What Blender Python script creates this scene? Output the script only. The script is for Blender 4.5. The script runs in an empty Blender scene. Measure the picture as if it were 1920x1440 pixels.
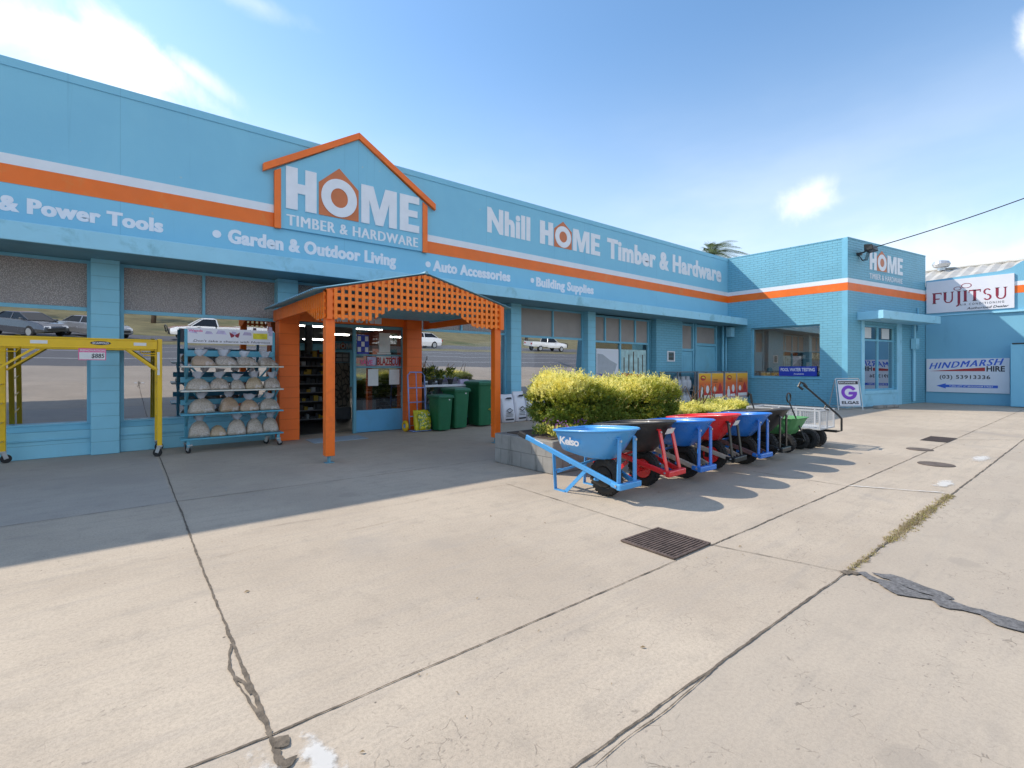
import bpy, bmesh, math, random
import numpy as np
from mathutils import Vector, Matrix
rnd = random.Random(7)
nrng = np.random.default_rng(11)
R = math.radians
S = bpy.context.scene
COL = S.collection

# ------------------------------------------------------------------ camera
cam_d = bpy.data.cameras.new('camera'); cam = bpy.data.objects.new('camera', cam_d); COL.objects.link(cam)
cam.location = (0, 0, 1.35)
cam.rotation_euler = (R(90), 0, R(51.25 - 90))
cam_d.sensor_width = 36; cam_d.lens = 36 * 915 / 1920; cam_d.shift_y = -29 / 1920
cam_d.clip_start = .05; cam_d.clip_end = 3000
S.camera = cam
# ------------------------------------------------------------------ light
SUN_STRENGTH, SKY_STRENGTH, EXPOSURE = 2.9, 0.15, 0.86
SUN_TO = Vector((-.6, .902, 1.0)).normalized()
elev = math.asin(SUN_TO.z)
sun_d = bpy.data.lights.new('sun', 'SUN'); sun_d.energy = SUN_STRENGTH; sun_d.angle = R(.5); sun_d.color = (1, .905, .77)
sun = bpy.data.objects.new('sun', sun_d); COL.objects.link(sun)
sun.rotation_euler = (-SUN_TO).to_track_quat('-Z', 'Y').to_euler()
sun.location = (-20, 30, 40)
W = bpy.data.worlds.new('World'); S.world = W; W.use_nodes = True
S.view_settings.view_transform = 'Standard'; S.view_settings.look = 'None'
S.view_settings.exposure = EXPOSURE; S.view_settings.gamma = 1

class NT:
    """small helper that wires shader nodes"""
    def __init__(s, tree): s.t = tree; s.n = tree.nodes; s.l = tree.links
    def new(s, typ, **kw):
        n = s.n.new(typ)
        for k, v in kw.items(): setattr(n, k, v)
        return n
    def put(s, inp, v):
        if isinstance(v, bpy.types.NodeSocket): s.l.new(v, inp)
        else: inp.default_value = v
    def math(s, op, a, b=None, c=None, clamp=False):
        n = s.new('ShaderNodeMath', operation=op, use_clamp=clamp)
        s.put(n.inputs[0], a)
        if b is not None: s.put(n.inputs[1], b)
        if c is not None: s.put(n.inputs[2], c)
        return n.outputs[0]
    def vmath(s, op, a, b=None):
        n = s.new('ShaderNodeVectorMath', operation=op); s.put(n.inputs[0], a)
        if b is not None: s.put(n.inputs[1], b)
        return n.outputs['Value'] if op in ('DOT_PRODUCT', 'LENGTH') else n.outputs[0]
    def noise(s, vec, scale, detail=3, rough=.55, dist=0):
        n = s.new('ShaderNodeTexNoise'); s.put(n.inputs['Vector'], vec); n.inputs['Scale'].default_value = scale
        n.inputs['Detail'].default_value = detail; n.inputs['Roughness'].default_value = rough; n.inputs['Distortion'].default_value = dist
        return n.outputs['Fac']
    def step(s, v, lo, hi, a=0., b=1.):
        n = s.new('ShaderNodeMapRange', interpolation_type='SMOOTHSTEP'); s.put(n.inputs[0], v)
        for i, x in enumerate((lo, hi, a, b)): n.inputs[i + 1].default_value = x
        return n.outputs[0]
    def mix(s, f, a, b, mode='MIX'):
        n = s.new('ShaderNodeMix', data_type='RGBA', blend_type=mode); s.put(n.inputs[0], f)
        for i, x in ((6, a), (7, b)): s.put(n.inputs[i], x if isinstance(x, bpy.types.NodeSocket) else (*x[:3], 1))
        return n.outputs[2]
    def xyz(s, vec):
        n = s.new('ShaderNodeSeparateXYZ'); s.put(n.inputs[0], vec); return n.outputs
    def comb(s, x, y, z):
        n = s.new('ShaderNodeCombineXYZ')
        for i, v in enumerate((x, y, z)): s.put(n.inputs[i], v)
        return n.outputs[0]
    def bump(s, h, strength=.3, dist=.01, normal=None):
        n = s.new('ShaderNodeBump'); n.inputs['Strength'].default_value = strength; n.inputs['Distance'].default_value = dist
        s.put(n.inputs['Height'], h)
        if normal is not None: s.put(n.inputs['Normal'], normal)
        return n.outputs[0]

def cam_dir(u, v):
    a = R(51.25); f = Vector((math.cos(a), math.sin(a), 0)); r = Vector((math.sin(a), -math.cos(a), 0))
    return (f + r * ((u - 960) / 915) + Vector((0, 0, 1)) * ((691 - v) / 915)).normalized()

def build_world():
    t = NT(W.node_tree); bg = t.n['Background']; bg.inputs['Strength'].default_value = SKY_STRENGTH
    sky = t.new('ShaderNodeTexSky', sky_type='NISHITA', sun_disc=False)
    sky.sun_elevation = elev; sky.sun_rotation = math.atan2(SUN_TO.x, SUN_TO.y)
    sky.air_density = 1.0; sky.dust_density = 0.6; sky.ozone_density = 1.6; sky.altitude = 100
    d = t.new('ShaderNodeTexCoord').outputs['Generated']
    z = t.xyz(d)[2]
    n1 = t.noise(d, 11, 10, .62, .5); n2 = t.noise(d, 3.2, 4, .5)
    total = None
    # bearing of each cloud bank, half width and half height in radians, softness, roll
    for (u, v, sx, sy, soft, amp, roll) in ((150, 95, .125, .046, .75, 1.0, -.2), (265, 108, .10, .032, .75, 1.0, -.45), (375, 142, .055, .016, .9, .8, -.45), (10, 40, .13, .07, .9, .85, -.1), (270, 160, .08, .016, .9, .6, -.3),
                                  (1512, 378, .046, .033, .85, .8, .2), (1535, 350, .03, .02, .9, .55, .2), (1935, 62, .016, .03, .8, .85, 0), (1885, 480, .12, .022, .9, .75, .22),
                                  (480, 8, .07, .015, 1., .3, -.1), (1700, 470, .2, .05, 1., .45, .1)):
        c = cam_dir(u, v); rr = c.cross(Vector((0, 0, 1))).normalized(); uu = rr.cross(c)
        rr, uu = rr * math.cos(roll) + uu * math.sin(roll), uu * math.cos(roll) - rr * math.sin(roll)
        a = t.math('DIVIDE', t.vmath('DOT_PRODUCT', d, tuple(rr)), sx)
        b = t.math('DIVIDE', t.vmath('DOT_PRODUCT', d, tuple(uu)), sy)
        front = t.math('GREATER_THAN', t.vmath('DOT_PRODUCT', d, tuple(c)), 0.)
        q = t.math('SQRT', t.math('ADD', t.math('MULTIPLY', a, a), t.math('MULTIPLY', b, b)))
        q = t.math('ADD', q, t.math('MULTIPLY', t.math('SUBTRACT', n1, .5), 2.1))
        q = t.math('ADD', q, t.math('MULTIPLY', t.math('SUBTRACT', n2, .5), .9))
        m = t.math('MULTIPLY', t.math('MULTIPLY', t.step(q, 1.35, 1.35 - soft * 1.7, 0, 1), amp), front)
        total = m if total is None else t.math('MAXIMUM', total, m)
    # unseen bright cloud added behind the camera to brighten the shaded shopfront and ground
    south_fill = t.math('MULTIPLY', t.step(t.noise(d, 2.6, 6, .6), .45, .60), t.math('MULTIPLY', t.step(t.xyz(d)[1], -.12, -.35, 0, 1), t.step(z, .06, .2)))
    total = t.math('MAXIMUM', total, t.math('MULTIPLY', south_fill, .9))
    # thin high veil, thicker towards the horizon
    veil = t.math('MULTIPLY', t.step(z, .58, .05, 0, .8), t.step(t.noise(t.vmath('MULTIPLY', d, (1, 1, 3)), 2.2, 5), .3, .75, .55, 1))
    deep = t.mix(1.0, sky.outputs[0], (.70, .86, .915), 'MULTIPLY')
    veil = t.math('MULTIPLY', veil, t.step(t.xyz(d)[1], -.35, .3, .3, 1))
    c1 = t.mix(veil, deep, (4.3, 4.5, 4.7))
    cc = t.mix(t.step(t.noise(d, 7, 6, .6), .35, .62), (4.2, 4.4, 4.8), (5.3, 5.3, 5.35))
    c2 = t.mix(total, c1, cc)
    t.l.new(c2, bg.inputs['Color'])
build_world()

# ------------------------------------------------------------------ mesh builder
class MB:
    def __init__(s): s.bm = bmesh.new(); s.mi = 0
    def _f(s, vs):
        try:
            f = s.bm.faces.new(vs); f.material_index = s.mi; return f
        except ValueError: return None
    def hexa(s, p):        # 8 points: bottom 4 ccw, top 4 ccw
        v = [s.bm.verts.new(q) for q in p]
        for i in ((3, 2, 1, 0), (4, 5, 6, 7), (0, 1, 5, 4), (1, 2, 6, 5), (2, 3, 7, 6), (3, 0, 4, 7)): s._f([v[k] for k in i])
        return s
    def box(s, x0, x1, y0, y1, z0, z1):
        return s.hexa([(x0, y0, z0), (x1, y0, z0), (x1, y1, z0), (x0, y1, z0), (x0, y0, z1), (x1, y0, z1), (x1, y1, z1), (x0, y1, z1)])
    def bar(s, a, b, w, h, up=(0, 0, 1)):          # rectangular bar from a to b
        a, b = Vector(a), Vector(b); d = (b - a).normalized(); up = Vector(up)
        if abs(d.dot(up)) > .98: up = Vector((0, 1, 0))
        x = d.cross(up).normalized(); y = x.cross(d)
        x *= w / 2; y *= h / 2
        return s.hexa([a - x - y, a + x - y, a + x + y, a - x + y, b - x - y, b + x - y, b + x + y, b - x + y])
    def tube(s, pts, r, n=8, close=False, caps=True):
        pts = [Vector(p) for p in pts]; m = len(pts); rings = []
        up = None
        for i, p in enumerate(pts):
            a = pts[i - 1] if (i or close) else pts[0]; b = pts[(i + 1) % m] if (i < m - 1 or close) else pts[-1]
            d = (b - a).normalized()
            if up is None:
                up = Vector((0, 0, 1)) if abs(d.z) < .9 else Vector((1, 0, 0))
            x = d.cross(up)
            if x.length < 1e-4: x = d.cross(Vector((.3, .9, .1)))
            x.normalize(); y = x.cross(d); up = y if abs(d.dot(up)) > .5 else up
            rr = r[i] if isinstance(r, (list, tuple)) else r
            rings.append([s.bm.verts.new(p + (x * math.cos(2 * math.pi * k / n) + y * math.sin(2 * math.pi * k / n)) * rr) for k in range(n)])
        for i in range(m if close else m - 1):
            A, B = rings[i], rings[(i + 1) % m]
            for k in range(n): s._f([A[k], A[(k + 1) % n], B[(k + 1) % n], B[k]])
        if caps and not close: s._f(rings[0][::-1]); s._f(rings[-1])
        return s
    def cyl(s, a, b, r, n=16, r2=None): return s.tube([a, b], [r, r if r2 is None else r2], n)
    def prism(s, poly, o, ex, ey, depth):          # polygon in (ex, ey) at origin o, extruded by depth vector
        o, ex, ey, dv = Vector(o), Vector(ex), Vector(ey), Vector(depth)
        A = [s.bm.verts.new(o + ex * p[0] + ey * p[1]) for p in poly]; B = [s.bm.verts.new(v.co + dv) for v in A]
        n = len(A); s._f(A[::-1]); s._f(B)
        for i in range(n): s._f([A[i], A[(i + 1) % n], B[(i + 1) % n], B[i]])
        return s
    def ring(s, o, ex, ey, depth, rx, ry, ix, iy, n=40):
        o, ex, ey, dv = Vector(o), Vector(ex), Vector(ey), Vector(depth)
        def lp(a, b, off): return [s.bm.verts.new(o + off + ex * (a * math.cos(2 * math.pi * k / n)) + ey * (b * math.sin(2 * math.pi * k / n))) for k in range(n)]
        z = Vector((0, 0, 0)); A, B, C, D = lp(rx, ry, z), lp(ix, iy, z), lp(rx, ry, dv), lp(ix, iy, dv)
        for k in range(n):
            j = (k + 1) % n
            s._f([C[k], C[j], D[j], D[k]]); s._f([A[k], B[k], B[j], A[j]]); s._f([A[k], A[j], C[j], C[k]]); s._f([B[k], D[k], D[j], B[j]])
        return s
    def lathe(s, prof, o, axis=(0, 0, 1), n=24):   # prof: (radius, height)
        o = Vector(o); ax = Vector(axis).normalized(); t = Vector((1, 0, 0)) if abs(ax.x) < .9 else Vector((0, 1, 0))
        x = ax.cross(t).normalized(); y = ax.cross(x); rings = []
        for r_, h in prof:
            rings.append([s.bm.verts.new(o + ax * h + (x * math.cos(2 * math.pi * k / n) + y * math.sin(2 * math.pi * k / n)) * max(r_, 1e-4)) for k in range(n)])
        for i in range(len(rings) - 1):
            for k in range(n): s._f([rings[i][k], rings[i][(k + 1) % n], rings[i + 1][(k + 1) % n], rings[i + 1][k]])
        s._f(rings[0][::-1]); s._f(rings[-1]); return s
    def loft(s, loops, cap=(True, True)):
        rings = [[s.bm.verts.new(p) for p in L] for L in loops]; n = len(rings[0])
        for i in range(len(rings) - 1):
            for k in range(n): s._f([rings[i][k], rings[i][(k + 1) % n], rings[i + 1][(k + 1) % n], rings[i + 1][k]])
        if cap[0]: s._f(rings[0][::-1])
        if cap[1]: s._f(rings[-1])
        return s
    def quad(s, *p): s._f([s.bm.verts.new(q) for q in p]); return s
    def build(s, name, mats, parent=None, world=False, smooth=False, bevel=0, label=None, subsurf=0, segs=1):
        bmesh.ops.recalc_face_normals(s.bm, faces=s.bm.faces[:])
        if world and parent is not None:
            w = Vector(parent.location)
            if parent.parent: w = w + parent.parent.location
            bmesh.ops.translate(s.bm, verts=s.bm.verts[:], vec=-w)
        me = bpy.data.meshes.new(name); s.bm.to_mesh(me); s.bm.free()
        return mesh_obj(name, me, mats, parent, smooth, bevel, label, subsurf, segs)

def mesh_obj(name, me, mats, parent=None, smooth=False, bevel=0, label=None, subsurf=0, segs=1):
    for m in (mats if isinstance(mats, (list, tuple)) else [mats]): me.materials.append(m)
    o = bpy.data.objects.new(name, me); COL.objects.link(o)
    if parent is not None: o.parent = parent
    if smooth:
        me.shade_smooth() if smooth is True else me.shade_smooth()
    if bevel:
        b = o.modifiers.new('bevel', 'BEVEL'); b.width = bevel; b.segments = segs; b.limit_method = 'ANGLE'; b.angle_limit = R(40); b.harden_normals = False
    if subsurf:
        b = o.modifiers.new('subdiv', 'SUBSURF'); b.levels = b.render_levels = subsurf
    if label: o['label'] = label
    return o
def auto_smooth(o, ang=35):
    me = o.data; me.shade_smooth()
    bm = bmesh.new(); bm.from_mesh(me)
    for e in bm.edges:
        if len(e.link_faces) == 2 and e.calc_face_angle(0) > R(ang): e.smooth = False
    bm.to_mesh(me); bm.free(); return o

def fast_mesh(name, V, F, mi=None):
    V = np.asarray(V, np.float32); F = np.asarray(F, np.int32); me = bpy.data.meshes.new(name)
    me.vertices.add(len(V)); me.vertices.foreach_set('co', V.ravel())
    n, k = F.shape; me.loops.add(n * k); me.loops.foreach_set('vertex_index', F.ravel()); me.polygons.add(n)
    me.polygons.foreach_set('loop_start', np.arange(0, n * k, k, dtype=np.int32))
    if mi is not None: me.polygons.foreach_set('material_index', np.asarray(mi, np.int32))
    me.update(calc_edges=True); return me

def thing(name, label, cat, loc=(0, 0, 0), rz=0, group=None):
    o = bpy.data.objects.new(name, None); COL.objects.link(o); o.location = loc; o.rotation_euler = (0, 0, rz)
    o.empty_display_size = .2; o['label'] = label; o['category'] = cat
    if group: o['group'] = group
    return o
def tag(o, label, cat, group=None):
    o['label'] = label; o['category'] = cat
    if group: o['group'] = group
    return o
def struct(o, kind='structure'): o['kind'] = kind; return o
def dup(root, loc, rz=None, label=None):
    r = root.copy(); COL.objects.link(r); r.location = loc
    if rz is not None: r.rotation_euler = (0, 0, rz)
    if label: r['label'] = label
    for ch in list(root.children):
        c = ch.copy(); COL.objects.link(c); c.parent = r
        for g in list(ch.children):
            d = g.copy(); COL.objects.link(d); d.parent = c
    return r

# lettering -------------------------------------------------------------
def _glyphs(s, bold=.02, shear=0, spacing=1., ext=.004):
    c = bpy.data.curves.new('lettering', 'FONT'); c.body = s; c.size = 1; c.offset = bold; c.shear = shear; c.space_character = spacing
    c.extrude = 0; c.resolution_u = 3; c.fill_mode = 'FRONT'
    o = bpy.data.objects.new('lettering', c); COL.objects.link(o); bpy.context.view_layer.update()
    me = bpy.data.meshes.new_from_object(o.evaluated_get(bpy.context.evaluated_depsgraph_get()))
    bpy.data.objects.remove(o); bpy.data.curves.remove(c); return me
_cap = {}
def text(s, o, ex, ey, x0, x1, base, cap, mat, parent, name='lettering', bold=.022, shear=0, spacing=1., lift=.004, label=None, weight=0.):
    """letters of cap height `cap` on the line `base`, stretched from x0 to x1 in the plane o + ex*x + ey*y"""
    if bold not in _cap:
        h = _glyphs('H', bold); _cap[bold] = (min(v.co.y for v in h.vertices), max(v.co.y for v in h.vertices))
    lo, hi = _cap[bold]; me = _glyphs(s, bold, shear, spacing)
    if weight:                                       # heavier strokes: the outline laid over itself, shifted sideways
        V0 = np.array([v.co[:] for v in me.vertices]); F0 = [list(q.vertices) for q in me.polygons]; VV = []; FF = []
        for k, dx in enumerate((0, -weight, weight, -weight * .5, weight * .5)):
            Q = V0.copy(); Q[:, 0] += dx; Q[:, 2] = -.00035 * k; FF += [[i + len(V0) * k for i in q] for q in F0]; VV.append(Q)
        me = bpy.data.meshes.new('lettering'); me.from_pydata(np.concatenate(VV).tolist(), [], FF)
    xs = [v.co.x for v in me.vertices]; a, b = min(xs), max(xs)
    ex, ey, o = Vector(ex), Vector(ey), Vector(o); n = ex.cross(ey)
    pl = Vector(parent.location) if parent is not None else Vector()
    q = parent.parent if parent is not None else None
    while q is not None: pl += q.location; q = q.parent
    for v in me.vertices:
        x = x0 + (v.co.x - a) / (b - a) * (x1 - x0); y = base + (v.co.y - lo) / (hi - lo) * cap
        v.co = o + ex * x + ey * y + n * (lift + v.co.z) - pl
    return mesh_obj(name, me, mat, parent, label=label)
# ------------------------------------------------------------------ materials
M = {}
def base_mat(name):
    m = bpy.data.materials.new(name); m.use_nodes = True; t = NT(m.node_tree)
    return m, t, t.n['Principled BSDF'], t.new('ShaderNodeTexCoord').outputs['Object']
def paint(name, col, rough=.5, var=.08, scale=3., bump=0., bscale=60, spec=.5, metal=0., dirt=None, dirt_amt=.0, dscale=1.3, coat=0., speck=0.):
    m, t, p, co = base_mat(name)
    n = t.noise(co, scale, 5, .6)
    f = t.step(n, .25, .75, -1, 1)
    c = t.mix(t.math('MULTIPLY_ADD', f, .5, .5), tuple(max(0, x * (1 - var)) for x in col), tuple(x * (1 + var) for x in col))
    if dirt:
        dn = t.noise(co, dscale, 7, .65, .4)
        c = t.mix(t.math('MULTIPLY', t.step(dn, .52, .72), dirt_amt), c, dirt)
    if speck:
        c = t.mix(t.step(t.noise(co, 22, 3), .72, .76, 0, speck), c, (.6, .58, .55))
    t.put(p.inputs['Base Color'], c)
    t.put(p.inputs['Roughness'], t.step(t.noise(co, scale * 2.3, 4), .2, .8, max(0, rough - .07), min(1, rough + .07)))
    p.inputs['Metallic'].default_value = metal; p.inputs['Specular IOR Level'].default_value = spec; p.inputs['Coat Weight'].default_value = coat
    if bump: t.put(p.inputs['Normal'], t.bump(t.noise(co, bscale, 4), bump, .004))
    M[name] = m; return m
def plain(name, col, rough=.5, metal=0.): return paint(name, col, rough, .05, 4, metal=metal)
def masonry(name, col, bw, bh, axis='xz', mortar=.008, bump=.6, var=.1, stain=(.3, .3, .28), stain_amt=.12, rough=.55, offset=.5, peel=.0, mdark=.75):
    """painted masonry: courses with joints in relief, blotchy repaint, light scuffs"""
    m, t, p, co = base_mat(name)
    x, y, z = t.xyz(co)
    v = t.comb(x if axis[0] == 'x' else y, z, 0.)
    if axis == 'any':
        v = t.comb(t.math('ADD', x, y), z, 0.)
    b = t.new('ShaderNodeTexBrick'); t.put(b.inputs['Vector'], v); b.offset = offset
    b.inputs['Scale'].default_value = 1; b.inputs['Brick Width'].default_value = bw; b.inputs['Row Height'].default_value = bh
    b.inputs['Mortar Size'].default_value = mortar; b.inputs['Mortar Smooth'].default_value = .6
    b.inputs['Color1'].default_value = (.35, .35, .35, 1); b.inputs['Color2'].default_value = (.65, .65, .65, 1)
    bc = t.xyz(b.outputs['Color'])[0]
    n = t.noise(co, 1.1, 6, .62, .3)
    f = t.math('ADD', t.step(n, .3, .7, 0, .75), t.math('MULTIPLY', bc, .35), clamp=True)
    c = t.mix(f, tuple(k * (1 - var) for k in col), tuple(k * (1 + var) for k in col))
    c = t.mix(t.math('MULTIPLY', b.outputs['Fac'], 1 - mdark), c, tuple(k * .45 for k in col))
    c = t.mix(t.math('MULTIPLY', t.step(t.noise(t.vmath('MULTIPLY', co, (1.6, 1.6, .25)), 2.2, 6, .7), .52, .75), stain_amt), c, stain)
    if peel: c = t.mix(t.step(t.noise(co, 7, 8, .7), .735, .755, 0, peel), c, (.32, .36, .36))
    t.put(p.inputs['Base Color'], c); p.inputs['Roughness'].default_value = rough
    h = t.math('SUBTRACT', t.math('MULTIPLY', t.noise(co, 35, 4), .22), b.outputs['Fac'])
    h = t.math('ADD', h, t.math('MULTIPLY', bc, .5))
    t.put(p.inputs['Normal'], t.bump(h, bump, .006))
    M[name] = m; return m
def emit(name, col, s):
    m, t, p, co = base_mat(name); p.inputs['Base Color'].default_value = (.8, .8, .8, 1)
    p.inputs['Emission Color'].default_value = (*col, 1); p.inputs['Emission Strength'].default_value = s; M[name] = m; return m
def glass(name, refl=.5, tint=(.55, .57, .6), rough=.0, gcol=(1, 1, 1), wave=.0):
    m, t, p, co = base_mat(name); t.n.remove(p)
    tr = t.new('ShaderNodeBsdfTransparent'); tr.inputs[0].default_value = (*tint, 1)
    gl = t.new('ShaderNodeBsdfGlossy'); gl.inputs['Color'].default_value = (*gcol, 1); gl.inputs['Roughness'].default_value = rough
    if wave: t.put(gl.inputs['Normal'], t.bump(t.noise(co, 1.6, 1), wave, .02))
    mx = t.new('ShaderNodeMixShader'); lw = t.new('ShaderNodeLayerWeight'); lw.inputs[0].default_value = .25
    t.put(mx.inputs[0], t.math('MULTIPLY_ADD', lw.outputs['Fresnel'], 1 - refl, refl, clamp=True))
    t.l.new(tr.outputs[0], mx.inputs[1]); t.l.new(gl.outputs[0], mx.inputs[2]); t.l.new(mx.outputs[0], t.n['Material Output'].inputs[0])
    M[name] = m; return m

BLUE = (.125, .37, .50)
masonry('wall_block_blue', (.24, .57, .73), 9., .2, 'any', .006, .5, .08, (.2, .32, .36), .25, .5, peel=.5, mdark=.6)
masonry('wall_block_orange', (.95, .165, .016), 9., .2, 'any', .006, .5, .06, (.5, .12, .05), .2, .5, peel=.25, mdark=.6)
masonry('wing_brick', (.17, .445, .58), .30, .086, 'any', .010, .9, .07, (.25, .5, .55), .22, .45, mdark=.55)
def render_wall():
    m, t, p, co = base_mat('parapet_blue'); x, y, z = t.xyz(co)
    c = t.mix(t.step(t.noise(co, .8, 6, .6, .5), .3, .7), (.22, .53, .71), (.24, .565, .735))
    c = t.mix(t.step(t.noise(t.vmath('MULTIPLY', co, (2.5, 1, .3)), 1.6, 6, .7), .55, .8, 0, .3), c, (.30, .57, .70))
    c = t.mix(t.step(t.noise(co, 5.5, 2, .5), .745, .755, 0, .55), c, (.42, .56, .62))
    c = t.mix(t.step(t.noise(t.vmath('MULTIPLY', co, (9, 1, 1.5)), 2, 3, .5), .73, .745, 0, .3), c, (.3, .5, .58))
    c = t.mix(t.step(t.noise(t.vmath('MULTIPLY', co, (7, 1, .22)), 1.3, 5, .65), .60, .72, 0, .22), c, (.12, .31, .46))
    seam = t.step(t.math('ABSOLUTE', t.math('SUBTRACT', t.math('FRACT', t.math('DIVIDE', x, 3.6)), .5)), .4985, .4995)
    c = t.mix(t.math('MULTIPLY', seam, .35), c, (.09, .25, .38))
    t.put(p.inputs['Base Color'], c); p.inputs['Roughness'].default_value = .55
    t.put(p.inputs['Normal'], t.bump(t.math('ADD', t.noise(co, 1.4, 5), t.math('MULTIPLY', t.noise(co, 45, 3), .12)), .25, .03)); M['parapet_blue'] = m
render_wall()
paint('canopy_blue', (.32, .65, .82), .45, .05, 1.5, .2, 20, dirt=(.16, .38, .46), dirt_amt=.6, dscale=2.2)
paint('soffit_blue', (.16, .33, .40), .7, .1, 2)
paint('trim_blue', (.19, .49, .65), .4, .06, 4, dirt=(.2, .38, .42), dirt_amt=.35)
paint('frame_teal', (.13, .35, .46), .4, .08, 5)
paint('door_blue', (.11, .37, .62), .4, .06, 3, dirt=(.1, .25, .4), dirt_amt=.4, dscale=4)
paint('orange', (.95, .175, .012), .42, .06, 4, .1, 30, dirt=(.6, .1, .02), dirt_amt=.4, dscale=3)
paint('lattice_orange', (.97, .225, .012), .42, .06, 4, .1, 30, dirt=(.7, .14, .02), dirt_amt=.4, dscale=3)
paint('stripe_orange', (.90, .165, .010), .45, .07, 1.5, dirt=(.8, .27, .06), dirt_amt=.55, dscale=2.8)
paint('white_paint', (.78, .79, .82), .45, .03, 3)
paint('letter_white', (.82, .82, .86), .4, .04, 5)
paint('logo_orange', (.62, .17, .055), .45, .06, 5)
paint('sign_white', (.74, .74, .80), .35, .03, 2)
paint('roof_iron', (.52, .50, .46), .5, .2, 1.2, metal=.2, dirt=(.35, .27, .2), dirt_amt=.5, dscale=.8)
paint('porch_tin', (.19, .40, .50), .45, .1, 6)
paint('yellow', (.80, .50, .012), .38, .05, 3, dirt=(.5, .33, .05), dirt_amt=.35, dscale=5)
paint('galv', (.55, .56, .58), .35, .1, 20, metal=.7)
paint('chrome', (.7, .7, .72), .2, .05, 10, metal=1)
paint('black_rubber', (.018, .018, .019), .75, .2, 8, .5, 90)
paint('tyre_brown', (.032, .028, .024), .85, .3, 6, .5, 90, dirt=(.16, .12, .08), dirt_amt=.6, dscale=5)
paint('black_plastic', (.02, .02, .022), .4, .1, 6)
paint('black_metal', (.022, .021, .02), .38, .2, 9, metal=.2)
paint('barrow_light_blue', (.075, .33, .68), .32, .05, 3, coat=.3, dirt=(.12, .36, .62), dirt_amt=.3)
paint('barrow_blue', (.022, .18, .62), .3, .08, 3, coat=.3, dirt=(.10, .24, .52), dirt_amt=.4, dscale=3)
paint('barrow_red', (.74, .022, .024), .3, .06, 3, coat=.3, dirt=(.55, .08, .06), dirt_amt=.4, dscale=3)
paint('tray_black', (.030, .027, .026), .42, .25, 4, coat=.2, dirt=(.11, .09, .075), dirt_amt=.45, dscale=4)
paint('wood_rail', (.42, .36, .30), .7, .15, 12)
paint('brown_rail', (.16, .09, .09), .5, .2, 12)
paint('green_bin', (.012, .135, .058), .42, .07, 5, .12, 60, dirt=(.03, .17, .09), dirt_amt=.5, dscale=4)
paint('green_bin_lid', (.03, .17, .10), .45, .08, 5)
paint('green_tub', (.08, .27, .10), .5, .1, 5)
paint('mesh_white', (.47, .48, .50), .45, .05, 10)
paint('rack_blue', (.10, .38, .52), .45, .07, 5, dirt=(.35, .42, .42), dirt_amt=.4, dscale=5)
paint('shelf_white', (.66, .66, .60), .5, .06, 6, dirt=(.4, .38, .32), dirt_amt=.4, dscale=6)
paint('lavender_metal', (.24, .36, .72), .35, .06, 5)
paint('purple', (.20, .035, .50), .4, .03)
paint('ink', (.02, .022, .035), .5, .1)
paint('sign_red', (.45, .03, .03), .45, .06)
paint('sign_maroon', (.28, .02, .05), .45, .05)
paint('sign_blue', (.03, .12, .60), .45, .05)
paint('poster_blue', (.02, .05, .45), .4, .05)
paint('paper', (.72, .72, .72), .6, .05, 12)
paint('pink', (.75, .12, .30), .5, .05)
paint('mauve', (.52, .46, .66), .5, .25, 9)
paint('bright_yellow', (.70, .62, .03), .45, .25, 11)
paint('pale_red', (.62, .10, .08), .5, .1)
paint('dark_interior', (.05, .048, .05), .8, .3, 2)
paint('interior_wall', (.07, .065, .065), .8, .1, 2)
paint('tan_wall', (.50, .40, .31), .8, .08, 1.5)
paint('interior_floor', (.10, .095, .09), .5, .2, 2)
paint('shelf_grey', (.22, .22, .23), .5, .2, 5)
paint('pale_teal', (.42, .60, .60), .5, .3, 4)
paint('terracotta', (.35, .13, .07), .8, .15, 8)
paint('car_grey', (.12, .13, .15), .22, .03, 3, metal=.6, coat=1)
paint('car_silver', (.42, .43, .45), .22, .03, 3, metal=.6, coat=1)
paint('car_white', (.72, .73, .74), .25, .02, 3, coat=1)
paint('car_glass', (.012, .014, .016), .05, .05, 3)
paint('car_black', (.03, .03, .032), .4, .1, 3)
paint('head_lamp', (.75, .76, .78), .1, .03, 3)
paint('tail_lamp', (.45, .02, .02), .2, .03, 3)
paint('bark', (.13, .09, .065), .9, .3, 6, .8, 14)
paint('stem_brown', (.10, .065, .04), .9, .3, 12)
paint('red_brick', (.30, .12, .08), .8, .15, 3)
paint('pole_wood', (.20, .165, .14), .85, .2, 5)
paint('gas_grey', (.42, .44, .48), .4, .08, 6)
paint('cage_grey', (.16, .17, .19), .5, .15, 7)
paint('rust_grate', (.125, .09, .075), .7, .35, 18, .4, 60, metal=.3)
paint('iron_cover', (.11, .085, .07), .8, .3, 10, .5, 60)
paint('mat_blue', (.30, .38, .45), .9, .1, 25, .5, 120)
paint('asphalt', (.13, .127, .13), .95, .5, 55, .6, 200, dirt=(.17, .16, .15), dirt_amt=.6, dscale=7)
paint('asphalt_light', (.13, .13, .138), .92, .25, 40, .8, 160, dirt=(.2, .19, .18), dirt_amt=.5, dscale=4)
paint('joint_dirt', (.13, .105, .08), .95, .45, 25, .8, 120)
paint('spill_white', (.56, .545, .52), .8, .2, 22)
paint('line_white', (.62, .62, .6), .8, .1, 5)
paint('dry_verge', (.20, .175, .085), .95, .3, .6, dirt=(.08, .11, .04), dirt_amt=.9, dscale=.12)
paint('soil', (.09, .065, .05), .95, .3, 14, .6, 60)
emit('tube_light', (1, .96, .86), 12.)
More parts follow.
